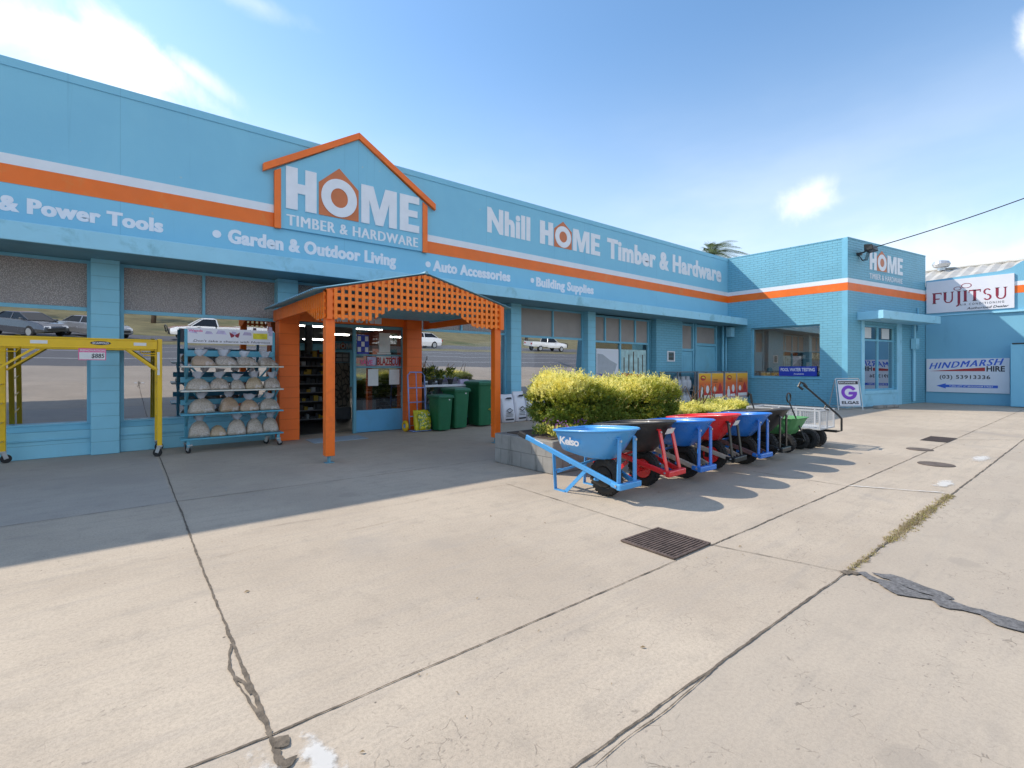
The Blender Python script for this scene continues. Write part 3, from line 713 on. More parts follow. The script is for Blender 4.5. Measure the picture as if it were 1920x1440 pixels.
# shell of the building
b = MB(); b.box(-9, 19.2, 10.25, 36, 4.6, 4.75); b.build('roof', M['roof_iron'], store, world=True)
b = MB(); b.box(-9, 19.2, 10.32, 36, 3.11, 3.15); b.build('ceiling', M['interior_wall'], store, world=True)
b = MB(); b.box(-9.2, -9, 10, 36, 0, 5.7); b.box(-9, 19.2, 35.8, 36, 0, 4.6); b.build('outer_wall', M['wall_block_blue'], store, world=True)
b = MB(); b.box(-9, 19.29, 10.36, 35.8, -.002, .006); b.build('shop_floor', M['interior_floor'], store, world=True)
for x, y in ((5.9, 20.6), (8.5, 20.7), (8.6, 25.0), (9.0, 30.0), (5.6, 26.0), (12.0, 25.0)):
    b = MB(); b.box(x - .6, x + .6, y - .15, y + .15, 3.06, 3.108); b.build('ceiling_lamp', M['tube_light'], store, world=True)
b = MB(); b.box(4.28, 4.45, 15.0, 15.2, .006, 3.11); b.build('interior_column', M['paper'], store, world=True)
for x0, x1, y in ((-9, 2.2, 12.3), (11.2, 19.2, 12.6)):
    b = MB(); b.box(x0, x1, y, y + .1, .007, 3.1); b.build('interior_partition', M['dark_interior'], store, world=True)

# glazed door with its frame, kick panel and notices
b = MB()
for x0, x1 in ((2.66, 2.705), (3.775, 3.835), (4.875, 4.93)): b.box(x0, x1, 9.96, 10.04, 0, 2.26)
b.box(2.705, 3.775, 9.96, 10.04, 2.20, 2.26); b.box(3.835, 4.875, 9.96, 10.04, 2.20, 2.26); b.box(3.835, 4.875, 9.975, 10.03, 1.36, 1.40); b.box(3.835, 4.875, 9.975, 10.03, 1.62, 1.65)
door = b.build('glazed_door', M['frame_teal'], store, world=True, bevel=.004)
b = MB(); b.box(3.836, 4.874, 9.972, 10.03, .01, .47); b.build('kick_panel', M['door_blue'], door, world=True, bevel=.004)
pane_box(3.836, 4.874, 10.0, .47, 2.199, 'clear_glass', door)
def notice(x0, x1, z0, z1, mat='paper', y=9.994):
    b = MB(); b.box(x0, x1, y - .002, y, z0, z1); return b.build('notice', M[mat], door, world=True)
for a in ((3.86, 4.12, 1.66, 2.06, 'poster_blue'), (4.35, 4.6, 1.7, 2.12, 'paper'), (4.08, 4.3, 1.42, 1.60, 'mauve'), (4.3, 4.62, 1.66, 1.695, 'paper'), (4.28, 4.62, 1.41, 1.615, 'paper'), (4.64, 4.8, 1.41, 1.615, 'mauve'),
          (4.10, 4.33, .98, 1.34, 'paper'), (4.58, 4.82, 1.0, 1.33, 'paper'), (3.84, 4.87, 1.405, 1.412, 'pink'), (3.86, 4.2, 1.7, 1.72, 'paper')): notice(*a)
b = MB()
for i in range(3):
    for j in range(3):
        if (i + j) % 2 == 0: b.box(3.875 + i * .08, 3.945 + i * .08, 9.9895, 9.9915, 1.70 + j * .115, 1.80 + j * .115)
b.build('notice', M['paper'], door, world=True)
text('BLAZECUT', (0, 9.985, 0), EX, EZ, 4.30, 4.86, 1.42, .17, M['sign_red'], door, bold=.03)
text('SAVE', (0, 9.985, 0), EX, EZ, 3.93, 4.2, 1.43, .10, M['pink'], door, bold=.03)
text('OPEN', (0, 9.985, 0), EX, EZ, 4.32, 4.5, 1.85, .06, M['paper'], door, bold=.02)

# ------------------------------------------------------------------ shop interior seen through the doorway
def gondola(x, y, n, w, h, label, mix, rz=0):
    g = thing('shelf_unit', label, 'shelf', (x, y, .006), rz, 'shelving inside the shop')
    b = MB(); b.box(-w / 2, w / 2, .2, .24, 0, h); b.box(-w / 2, -w / 2 + .03, -.22, .2, 0, h * .97); b.box(w / 2 - .03, w / 2, -.22, .2, 0, h * .97); b.build('frame', M['dark_interior'], g)
    b = MB()
    for k in range(n): b.box(-w / 2 + .031, w / 2 - .031, -.22, .199, .1 + k * h / n, .125 + k * h / n)
    b.build('shelf', M['shelf_grey'], g)
    b = MB()
    for k in range(n):
        q = -w / 2 + .05
        while q < w / 2 - .12:
            l = rnd.uniform(.04, .13); hh = rnd.uniform(.3, .8) * h / n * .8; b.mi = rnd.randrange(len(mix)); b.box(q, q + l, -.2, -.02, .126 + k * h / n, .126 + k * h / n + hh); q += l + rnd.uniform(.004, .03)
    struct(b.build('goods', [M[m] for m in mix], g), 'stuff')
    return g
dk = ['goods_dark', 'goods_dark', 'goods_white', 'goods_dark']
gondola(3.62, 12.5, 8, .85, 1.72, 'dark shelving just inside the door with yellow goods', ['goods_dark', 'goods_yellow', 'goods_dark', 'goods_white', 'goods_dark'])
gondola(5.35, 12.6, 9, .8, 1.02, 'low dark shelf of small packets behind the glass door', dk)
gondola(4.4, 18.2, 7, 2.6, 2.0, 'long grey shelving at the back behind the open doorway', ['goods_dark', 'shelf_grey', 'goods_white', 'goods_red', 'goods_dark'])
gondola(7.4, 15.5, 6, 2.0, 1.9, 'shelving behind the window with the green bins in front', dk)
def pattern_board():
    m, t, p, co = base_mat('pattern_board'); v = t.new('ShaderNodeTexVoronoi', feature='DISTANCE_TO_EDGE'); t.put(v.inputs['Vector'], t.vmath('MULTIPLY', co, (9, 1, 5))); v.inputs['Scale'].default_value = 1
    t.put(p.inputs['Base Color'], t.mix(t.step(v.outputs['Distance'], .03, .12), (.10, .08, .06), (.36, .29, .22))); M['pattern_board'] = m
pattern_board()
pb = thing('display_board', 'tall patterned display board standing inside the open doorway', 'display board', (4.63, 13.0, .006))
b = MB(); b.box(-.2, .2, 0, .03, .32, 1.50); b.build('board_face', M['pattern_board'], pb)
b = MB(); b.box(-.22, .22, -.03, .06, 0, .315); b.build('board_stand', M['shelf_grey'], pb)
b = MB(); b.box(-.2, .2, -.002, .03, 1.505, 1.78); b.build('board_header', M['shelf_grey'], pb)
b = MB()
for k in range(4): b.box(-.17 + (k % 2) * .17, -.02 + (k % 2) * .17, -.006, -.003, 1.54 + (k // 2) * .11, 1.62 + (k // 2) * .11)
b.build('header_print', M['paper'], pb)
hs = thing('hanging_sign', 'small blue shop sign hanging inside above the open doorway', 'sign', (0, 12.9, 0))
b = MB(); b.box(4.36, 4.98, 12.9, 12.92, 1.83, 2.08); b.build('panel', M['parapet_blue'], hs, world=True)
home_logo(hs, (0, 12.9, 0), EX, EZ, 4.42, 4.93, 1.87, 2.02, 2.05, .001, .004)
b = MB(); b.cyl((4.42, 12.91, 2.08), (4.42, 12.91, 3.11), .006, 6); b.cyl((4.92, 12.91, 2.08), (4.92, 12.91, 3.11), .006, 6); b.build('cord', M['black_plastic'], hs, world=True)
ct = thing('shop_counter', 'pale counter inside the shop beyond the glass door', 'counter', (5.0, 11.9, .006))
b = MB(); b.box(-.25, .1, 0, .5, 0, .55); b.build('counter_base', M['paper'], ct); b = MB(); b.box(-.3, .15, -.06, .56, .55, .58); b.build('counter_top', M['shelf_grey'], ct)

# ------------------------------------------------------------------ house shaped sign on the parapet
hsn = thing('house_shaped_sign', 'blue house shaped sign with orange roof outline above the shop entrance', 'sign', (3.88, 9.98, 4.0))
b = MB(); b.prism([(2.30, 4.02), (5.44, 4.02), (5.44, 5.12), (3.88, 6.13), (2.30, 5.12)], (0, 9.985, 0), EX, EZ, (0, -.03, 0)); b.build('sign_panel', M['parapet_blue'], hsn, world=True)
for pp in ([(2.255, 4.0), (2.37, 4.0), (2.37, 5.14), (2.255, 5.07)], [(5.37, 4.0), (5.49, 4.0), (5.49, 5.07), (5.37, 5.14)]):
    b = MB(); b.prism(pp, (0, 9.985, 0), EX, EZ, (0, -.06, 0)); b.build('sign_post', M['orange'], hsn, world=True, bevel=.004)
b = MB(); b.prism([(2.06, 5.01), (2.06, 5.15), (3.88, 6.26), (3.88, 6.125)], (0, 9.985, 0), EX, EZ, (0, -.085, 0)); b.prism([(5.69, 5.01), (3.8805, 6.125), (3.8805, 6.26), (5.69, 5.15)], (0, 9.985, 0), EX, EZ, (0, -.085, 0)); b.build('roof_outline', M['orange'], hsn, world=True, bevel=.004)
home_logo(hsn, (0, 9.955, 0), EX, EZ, 2.46, 5.28, 4.41, 5.215, 5.42, .001, .02)
text('TIMBER & HARDWARE', (0, 9.955, 0), EX, EZ, 2.47, 5.26, 4.095, .205, M['letter_white'], hsn, bold=.0, weight=.042, spacing=1.12)

# ------------------------------------------------------------------ brick wing at the right
wing = thing('brick_wing', 'projecting painted brick shop wing with sunlit side wall and small awning', 'building', (19.3, 5.8, 0))
WA = Vector((19.3, 5.8, 0)); wa = R(-9.6); WE = Vector((math.cos(wa), math.sin(wa), 0)); WN = Vector((math.sin(wa), -math.cos(wa), 0))
def wbox(b, s0, s1, d0, d1, z0, z1):
    P = lambda s, d, z: WA + WE * s + WN * d + Vector((0, 0, z))
    return b.hexa([P(s0, d1, z0), P(s1, d1, z0), P(s1, d0, z0), P(s0, d0, z0), P(s0, d1, z1), P(s1, d1, z1), P(s1, d0, z1), P(s0, d0, z1)])
WT = 5.8
b = MB()                                            # side wall round its window
for y0, y1, z0, z1 in ((9.07, 10.0, 0, WT), (5.97, 6.65, 0, WT), (6.65, 9.07, 0, 1.03), (6.65, 9.07, 2.92, WT)): b.box(19.3, 19.55, y0, y1, z0, z1)
b.box(19.3, 19.55, 10.3, 20, 4.75, WT); b.box(19.3, 19.55, 10.0, 10.3, 0, WT)
b.build('side_wall', M['wing_brick'], wing, world=True)
b = MB()                                            # front wall round its window
for s0, s1, z0, z1 in ((.02, 1.06, 0, WT), (3.39, 5.745, 0, WT), (1.06, 3.39, 0, .57), (1.06, 3.39, 2.9, WT)): wbox(b, s0, s1, -.25, 0, z0, z1)
b.build('front_wall', M['wing_brick'], wing, world=True)
b = MB(); b.box(19.297, 19.56, 5.80, 5.97, 0, WT + .004); b.build('corner_trim', M['trim_blue'], wing, world=True)
b = MB(); b.box(19.29, 19.58, 5.97, 20, WT, WT + .03); wbox(b, .0, 5.74, -.27, .012, WT + .001, WT + .034); b.build('coping', M['wing_brick'], wing, world=True)
b = MB(); b.box(19.2945, 19.3, 5.795, 9.993, 4.02, 4.288); b.build('orange_stripe', M['stripe_orange'], wing, world=True)
b = MB(); b.box(19.2935, 19.3, 5.794, 9.993, 4.289, 4.44); b.build('white_stripe', M['white_paint'], wing, world=True)
b = MB(); wbox(b, .0, 5.74, 0, .004, 4.02, 4.288); b.build('orange_stripe', M['stripe_orange'], wing, world=True)
b = MB(); wbox(b, .0, 5.74, 0, .005, 4.289, 4.44); b.build('white_stripe', M['white_paint'], wing, world=True)
b = MB(); b.box(24.7, 24.95, 5.2, 20, 0, 4.7); b.box(19.55, 24.7, 19.8, 20, 0, 5.7); b.build('outer_wall', M['wing_brick'], wing, world=True)
b = MB(); b.box(19.55, 24.95, 5.9, 20, 5.2, 5.3); b.build('roof', M['roof_iron'], wing, world=True)
b = MB(); b.box(19.55, 24.7, 5.9, 14, 3.3, 3.35); b.build('ceiling', M['white_paint'], wing, world=True)
b = MB(); b.box(19.56, 24.7, 5.3, 14, .0, .008); b.build('room_floor', M['interior_floor'], wing, world=True)
b = MB(); b.box(24.6, 24.7, 5.3, 14, 0.008, 3.3); b.box(19.55, 24.6, 11.6, 11.7, .008, 3.3); b.build('room_wall', M['tan_wall'], wing, world=True)
for y in (7.0, 9.4):  # unseen tubes, added to brighten the room behind the wing windows
    b = MB(); b.box(21.2, 22.4, y - .1, y + .1, 3.24, 3.298); b.build('ceiling_lamp', M['tube_light'], wing, world=True)
b = MB()
b.box(19.44, 19.5, 6.65, 6.70, 1.03, 2.92); b.box(19.44, 19.5, 9.02, 9.07, 1.03, 2.92); b.box(19.44, 19.5, 6.70, 9.02, 1.03, 1.07); b.box(19.44, 19.5, 6.70, 9.02, 2.88, 2.92); b.box(19.27, 19.44, 6.6, 9.12, .97, 1.028)
w = b.build('window', M['trim_blue'], wing, world=True)
b = MB(); b.box(19.465, 19.471, 6.70, 9.02, 1.07, 2.88); b.build('pane', M['wing_glass'], w, world=True)
b = MB()
for s0, s1, z0, z1 in ((1.06, 1.12, .57, 2.9), (3.33, 3.39, .57, 2.9), (2.17, 2.25, .57, 2.9)): wbox(b, s0, s1, -.16, -.08, z0, z1)
for s0, s1 in ((1.12, 2.17), (2.25, 3.33)):
    wbox(b, s0, s1, -.16, -.08, .57, .62); wbox(b, s0, s1, -.16, -.08, 2.84, 2.9); wbox(b, s0, s1, -.16, -.08, 2.34, 2.40)
w2 = b.build('window', M['trim_blue'], wing, world=True)
for s0, s1, z0, z1 in ((1.12, 2.17, .62, 2.34), (2.25, 3.33, .62, 2.34), (1.12, 2.17, 2.4, 2.84), (2.25, 3.33, 2.4, 2.84)):
    b = MB(); wbox(b, s0, s1, -.125, -.119, z0, z1); b.build('pane', M['mirror_glass'] if z0 < 1 else M['wing_glass'], w2, world=True)
for s, in ((1.25,), (2.55,)):
    b = MB(); wbox(b, s, s + .55, -.115, -.112, 2.44, 2.82); b.build('notice', M['paper'], w2, world=True)
    for k in range(4):
        pass
b = MB(); wbox(b, .86, 1.055, 0, .03, 0, 3.02); wbox(b, 3.395, 3.75, 0, .03, 0, 3.02); wbox(b, 1.056, 3.394, 0, .05, .45, .565); wbox(b, 1.056, 3.394, 0, .02, .0, .449); b.build('window_surround', M['canopy_blue'], wing, world=True, bevel=.004)
b = MB(); wbox(b, .6, 4.86, .0, .8, 3.02, 3.3); aw = b.build('awning', M['canopy_blue'], wing, world=True, bevel=.01)
b = MB(); wbox(b, 4.45, 4.7, .03, .2, 2.1, 2.5); b.tube([WA + WE * 4.58 + WN * .08 + Vector((0, 0, z)) for z in (2.1, .1)], .05, 8); b.tube([WA + WE * 4.58 + WN * .1 + Vector((0, 0, z)) for z in (2.5, 3.02)], .04, 8); b.build('downpipe', M['canopy_blue'], wing, world=True)
b = MB(); b.tube([WA + WE * 5.0 + WN * .04 + Vector((0, 0, z)) for z in (2.8, 3.7)], .03, 8); b.build('vent_pipe', M['trim_blue'], wing, world=True)
home_logo(wing, WA, WE, EZ, 1.43, 3.85, 4.87, 5.50, 5.62, .003, .01)
text('TIMBER & HARDWARE', WA, WE, EZ, 1.43, 3.85, 4.55, .19, M['letter_white'], wing, bold=.0, weight=.03, spacing=1.10)
fl = thing('flood_light', 'dark flood light fixed high on the wing beside the logo', 'light', WA + WE * .62 + WN * .02 + Vector((0, 0, 5.3)))
b = MB(); b.box(-.06, .06, -.12, .03, -.04, .05); b.tube([(0, -.02, 0), (.04, -.25, .08)], .025, 8); b.build('bracket', M['black_metal'], fl)
b = MB(); b.hexa([(-.22, -.5, .06), (.2, -.54, .04), (.24, -.26, .02), (-.18, -.22, .04), (-.2, -.46, .24), (.22, -.5, .22), (.22, -.26, .26), (-.2, -.22, .28)]); b.build('lamp_housing', M['black_metal'], fl, bevel=.02)
b = MB()
for k in range(4): b.tube([(-.1 + k * .09, -.3, .03), (-.05 + k * .08, -.22, -.2), (.08 + k * .05, -.1, -.22), (.1, 0, -.02)], .009, 6)
b.build('cable', M['black_plastic'], fl)
# things inside the wing's side window
ban = tag(MB().box(19.40, 19.41, 6.78, 8.06, 1.075, 1.43).build('window_banner', M['poster_blue']), 'blue banner with white words at the bottom of the side window', 'banner')
text('POOL WATER TESTING', (19.40, 0, 0), (0, -1, 0), EZ, -8.0, -6.84, 1.25, .12, M['letter_white'], ban, bold=.03, lift=.003)
text('Available', (19.40, 0, 0), (0, -1, 0), EZ, -7.55, -7.2, 1.13, .05, M['letter_white'], ban, bold=.02, lift=.003)
bench = thing('display_bench', 'long low bench of appliances behind the side window', 'bench', (20.6, 7.9, .008))
b = MB(); b.box(-.3, .3, -1.3, 1.3, 1.02, 1.06); b.build('bench_top', M['shelf_grey'], bench)
b = MB()
for y in (-1.25, 1.2): b.box(-.28, -.22, y, y + .06, 0, 1.02); b.box(.22, .28, y, y + .06, 0, 1.02)
b.build('leg', M['black_metal'], bench)
for k in range(8):
    w_, d_, h_ = rnd.uniform(.08, .14), rnd.uniform(.1, .16), rnd.uniform(.15, .42)
    a = thing('appliance', 'dark appliance on the bench behind the side window', 'appliance', (20.6 + rnd.uniform(-.08, .08), 6.75 + k * .31, 1.068), 0, 'appliances on the window bench')
    b = MB(); b.box(-d_, d_, -w_, w_, 0, h_ * .6); b.hexa([(-d_ * .8, -w_ * .8, h_ * .6), (d_ * .8, -w_ * .8, h_ * .6), (d_ * .8, w_ * .8, h_ * .6), (-d_ * .8, w_ * .8, h_ * .6), (-d_ * .5, -w_ * .5, h_), (d_ * .5, -w_ * .5, h_), (d_ * .5, w_ * .5, h_), (-d_ * .5, w_ * .5, h_)])
    b.build('casing', M[rnd.choice(['black_plastic', 'goods_blue', 'goods_dark', 'black_plastic'])], a, bevel=.012)
    b = MB(); b.box(-d_ - .01, -d_, -w_ * .5, w_ * .5, h_ * .15, h_ * .4); b.build('front_panel', M['paper'], a)
gondola(24.3, 8.0, 5, 3.0, 2.1, 'stocked shelving along the tan wall of the wing', dk, R(-90))

# ------------------------------------------------------------------ blue wall, its signs, cabinet and the shed behind
bw = thing('blue_wall', 'high blue rendered wall with curved top facing the forecourt at far right', 'wall', (24.95, 3, 0))
prof = [(4.83, 0), (4.83, 4.82), (2.75, 4.9), (2.45, 4.97), (2.2, 5.15), (2.0, 5.22), (1.55, 5.25), (1.55, 0)]
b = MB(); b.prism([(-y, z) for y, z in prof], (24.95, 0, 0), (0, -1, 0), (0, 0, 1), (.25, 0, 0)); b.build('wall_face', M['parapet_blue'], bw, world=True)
b = MB(); b.box(24.946, 24.95, 1.551, 4.83, 4.05, 4.318); b.build('orange_stripe', M['stripe_orange'], bw, world=True)
b = MB(); b.box(24.945, 24.95, 1.551, 4.83, 4.319, 4.47); b.build('white_stripe', M['white_paint'], bw, world=True)
b = MB(); b.box(24.87, 24.95, 1.551, 2.95, 3.38, 3.45); b.box(24.91, 24.95, 2.952, 4.80, 3.40, 3.44); b.build('ledge', M['canopy_blue'], bw, world=True)
def sign_board(name, label, y0, y1, z0, z1, x=24.945, t=.05):
    s = thing(name, label, 'sign', (x, (y0 + y1) / 2, z0)); b = MB(); b.box(x - t, x, y1, y0, z0, z1); b.build('sign_panel', M['sign_white'], s, world=True, bevel=.004); return s
YX = (0, -1, 0)
fj = sign_board('wall_sign', 'large white board with maroon serif lettering high on the blue wall', 4.80, 2.36, 3.52, 4.76)
FO = (24.895, 0, 0)
def serif(s, o, x, base, cap, w, sw):
    """capital letters with flared ends, built from strokes: returns polygons"""
P2 = lambda pts: pts
def fujitsu_letters():
    b = MB(); dv = (-.004, 0, 0); o = Vector(FO)
    z0, cap = 3.88, .42
    def rect(x0, x1, a, c): b.prism([(x0, a), (x1, a), (x1, c), (x0, c)], o, YX, EZ, dv)
    def arc(cx, cz, rx, rz, a0, a1, w, n=14):
        P = [(cx + rx * math.cos(R(a0 + (a1 - a0) * k / n)), cz + rz * math.sin(R(a0 + (a1 - a0) * k / n))) for k in range(n + 1)]
        Q = [(cx + (rx - w) * math.cos(R(a0 + (a1 - a0) * k / n)), cz + (rz - w * .7) * math.sin(R(a0 + (a1 - a0) * k / n))) for k in range(n + 1)]
        for k in range(n): b.prism([P[k], P[k + 1], Q[k + 1], Q[k]], o, YX, EZ, dv)
    def flare(x, z, w, up): b.prism([(x - w, z), (x + w, z), (x + w * .45, z + up), (x - w * .45, z + up)], o, YX, EZ, dv)
    sw = .078; x = -4.62
    def stem(xc, a=z0, c=z0 + cap): rect(xc - sw / 2, xc + sw / 2, a, c)
    # F
    stem(x + .06); flare(x + .06, z0, .075, .035); rect(x + .09, x + .27, z0 + cap - .045, z0 + cap); rect(x, x + .06, z0 + cap - .03, z0 + cap); rect(x + .09, x + .22, z0 + .16, z0 + .2); rect(x + .255, x + .28, z0 + cap - .09, z0 + cap)
    # U
    def U(x):
        stem(x + .06, z0 + .12); flare(x + .06, z0 + cap, .07, -.03); rect(x + .25, x + .29, z0 + .12, z0 + cap); flare(x + .27, z0 + cap, .06, -.03); arc(x + .16, z0 + .125, .13, .13, 180, 360, .05)
    U(x + .32)
    # J (tall, hooks below the line)
    stem(x + .78, z0 - .05, z0 + cap); arc(x + .70, z0 - .05, .112, .12, 270, 360, .062); flare(x + .78, z0 + cap, .07, -.03)
    # I
    stem(x + .96); flare(x + .96, z0, .075, .035); flare(x + .96, z0 + cap, .07, -.03)
    # T
    stem(x + 1.22); flare(x + 1.22, z0, .075, .035); rect(x + 1.06, x + 1.38, z0 + cap - .045, z0 + cap); rect(x + 1.055, x + 1.08, z0 + cap - .1, z0 + cap); rect(x + 1.36, x + 1.385, z0 + cap - .1, z0 + cap)
    # S
    arc(x + 1.56, z0 + cap * .74, .105, cap * .27, 30, 250, .05); arc(x + 1.56, z0 + cap * .26, .115, cap * .27, -150, 95, .055)
    U(x + 1.76)
    # looped mark above the J and I
    for cx, cz, r in ((x + .74, z0 + cap + .10, .115), (x + .99, z0 + cap + .18, .15)):
        arc(cx, cz, r, r * .62, 0, 360, .026, 24)
    b.build('lettering', M['sign_maroon'], fj, world=True)
fujitsu_letters()
text('AIR CONDITIONING', FO, YX, EZ, -3.82, -2.62, 3.735, .075, M['ink'], fj, spacing=1.5, bold=.01)
text('Authorised Dealer', FO, YX, EZ, -3.62, -2.5, 3.575, .085, M['ink'], fj, shear=.25, bold=.012)
hd = sign_board('wall_sign', 'white hire sign with red wedge and blue arrow low on the blue wall', 4.80, 2.48, .44, 1.73)
HO_ = (24.895, 0, 0)
m_ = text('HINDMARSH', HO_, (0, -1, 0), EZ, -4.72, -2.62, 1.33, .23, M['sign_blue'], hd, shear=.35, bold=.0, weight=.034, spacing=1.2)
for v in m_.data.vertices:                                   # the word climbs to the right
    yy = v.co.y + 3.64
    v.co.z += (4.72 - yy) * .075
b = MB(); b.prism([(-4.70, 1.25), (-3.12, 1.25), (-3.12, 1.39)], HO_, YX, EZ, (-.004, 0, 0)); b.build('red_wedge', M['sign_red'], hd, world=True)
text('HIRE', HO_, YX, EZ, -3.08, -2.6, 1.24, .20, M['ink'], hd, bold=.03)
text('(03) 53913336', HO_, YX, EZ, -4.40, -2.98, .96, .14, M['ink'], hd, spacing=1.1, bold=.015)
b = MB(); b.prism([(-4.50, .68), (-4.22, .58), (-4.22, .63), (-2.78, .63), (-2.78, .73), (-4.22, .73), (-4.22, .78)], HO_, YX, EZ, (-.004, 0, 0)); b.build('arrow', M['sign_blue'], hd, world=True)
text('TURN LEFT AT BROUGHAM STREET', HO_, YX, EZ, -4.12, -2.9, .65, .06, M['letter_white'], hd, bold=.01, lift=.006)
cb = thing('blue_cabinet', 'tall blue cabinet standing against the blue wall at the right edge', 'cabinet', (24.6, 2.0, 0))
b = MB(); b.box(24.3, 24.93, 1.56, 2.40, .02, 2.2); b.build('cabinet_body', M['parapet_blue'], cb, world=True, bevel=.01)
b = MB(); b.box(24.28, 24.93, 1.57, 2.36, 2.2, 2.24); b.build('cabinet_lid', M['black_metal'], cb, world=True)
sh = thing('corrugated_shed', 'shed with long corrugated iron roof behind the blue wall', 'shed', (27, 0, 0))
b = MB(); L = []
for k in range(0, 194):
    y = 1.6 + k * .1; dz = .03 * math.sin(k * math.pi / 2) ; L.append([(25.25, y, 4.60 + dz), (29.0, y, 5.80 + dz)])
G = [[b.bm.verts.new(p) for p in r_] for r_ in L]
for A_, B_ in zip(G, G[1:]): b._f([A_[0], A_[1], B_[1], B_[0]])
ro = b.build('roof', M['roof_iron'], sh, world=True)
b = MB(); b.box(25.3, 33, 1.7, 21, 0, 4.55); b.build('shed_wall', M['wing_brick'], sh, world=True)
b = MB(); b.hexa([(29.01, 1.6, 5.8), (33, 1.6, 4.6), (33, 21, 4.6), (29.01, 21, 5.8), (29.01, 1.6, 5.84), (33, 1.6, 4.64), (33, 21, 4.64), (29.01, 21, 5.84)]); b.build('roof', M['roof_iron'], sh, world=True)
b = MB(); b.tube([(29, 1.6, 5.83), (29, 21, 5.83)], .06, 8); b.build('ridge_cap', M['roof_iron'], sh, world=True)
b = MB(); b.lathe([(.14, 0), (.14, .12), (.27, .16), (.33, .28), (.27, .40), (.1, .45)], (28.6, 5.0, 5.72), n=18); b.build('roof_ventilator', M['galv'], sh, world=True)
# overhead cable to a pole beyond the right edge of the picture
pl = thing('utility_pole', 'timber power pole carrying the overhead cable to the wing', 'power pole', (22.4, 0, 0))
b = MB(); b.cyl((0, 0, -.3), (0, 0, 8.6), .14, 12, .10); b.build('pole_shaft', M['pole_wood'], pl, smooth=True)
b = MB(); b.box(-.9, .9, -.05, .05, 7.5, 7.62); b.build('crossarm', M['pole_wood'], pl)
a0 = WA + WE * .80 + WN * .28 + Vector((0, 0, 5.46)); a1 = Vector((22.4, 0, 7.3))
b = MB(); b.tube([a0.lerp(a1, k / 14) - Vector((0, 0, .34 * 4 * (k / 14) * (1 - k / 14) * .35)) for k in range(15)], .017, 6); tag(b.build('overhead_cable', M['black_plastic']), 'dark overhead cable running from the wing up to the right', 'cable')
# concrete kerb blocks by the wing
for k, (s, d, l) in enumerate(((.95, .55, .32), (1.5, .62, .38))):
    b = MB(); p = WA + WE * s + WN * d; b.box(-l, l, -.09, .09, 0, .10); o = b.build('wheel_stop', M['planter_block'], bevel=.02); o.location = p; o.rotation_euler = (0, 0, wa)
    tag(o, ['short concrete block on the ground next to the gas sign', 'longer concrete block below the wing window sill'][k], 'kerb block')
# ------------------------------------------------------------------ entrance porch
porch = thing('entrance_porch', 'orange timber porch with lattice gable and teal tin roof over the shop door', 'porch', (3.85, 8.4, 0))
PX0, PX1, PYF = 2.27, 5.42, 7.02
AP = 3.845
for x in (2.335, 5.325):
    b = MB(); b.box(x - .065, x + .065, 7.04, 7.17, .10, 2.48); pst = b.build('post', M['orange'], porch, world=True, bevel=.006)
    b = MB(); b.box(x - .012, x + .012, 7.07, 7.14, .004, .10); b.box(x - .06, x + .06, 7.05, 7.16, .001, .008); b.build('post_foot', M['frame_teal'], pst, world=True)
def topz(x): return 2.47 + (2.86 - 2.47) * (1 - abs(x - AP) / (AP - PX0))
def botz(x):
    a = abs(x - AP) / (AP - PX0)
    return 2.055 if a > .60 else 2.055 + (.60 - a) / .22 * .20 if a > .38 else 2.255
def lattice(b, o, ex, x0, x1, top, bot, pitch=.102, w=.047, d=.012, diag=None):
    o, ex = Vector(o), Vector(ex); n = ex.cross(Vector((0, 0, 1))); x = x0 + w / 2; ez = Vector((0, 0, 1))
    while x < x1:
        a, c = x - w / 2, min(x + w / 2, x1)
        if top(x) - bot(x) > .03:
            b.prism([(a, bot(a)), (c, bot(c)), (c, top(c)), (a, top(a))], o + n * d, ex, ez, n * d)
        x += pitch
    z = 2.08
    while z < 2.9:
        s = None; xs = np.linspace(x0, x1, 120)
        ok = [q for q in xs if bot(q) - .002 <= z and z + w <= top(q) + .002]
        if ok:
            runs = [[ok[0], ok[0]]]
            for q in ok[1:]:
                if q - runs[-1][1] < (x1 - x0) / 100: runs[-1][1] = q
                else: runs.append([q, q])
            for r_ in runs:
                if r_[1] - r_[0] > .05: b.prism([(r_[0], z), (r_[1], z), (r_[1], z + w), (r_[0], z + w)], o, ex, ez, n * d)
        z += pitch
b = MB(); lattice(b, (0, PYF, 0), EX, PX0, PX1, topz, botz); b.build('lattice_gable', M['lattice_orange'], porch, world=True)
b = MB()
for sx in (-1, 1):                                           # sloping edge boards of the gable
    e = PX0 if sx < 0 else PX1
    b.prism([(e, 2.43), (AP, 2.815), (AP, 2.865), (e, 2.48)], (0, PYF + .012, 0), EX, EZ, (0, .05, 0))
b.box(PX0, PX0 + .075, PYF - .034, PYF + .02, 2.05, 2.46); b.box(PX1 - .075, PX1, PYF - .034, PYF + .02, 2.05, 2.46)
b.build('barge_board', M['orange'], porch, world=True)
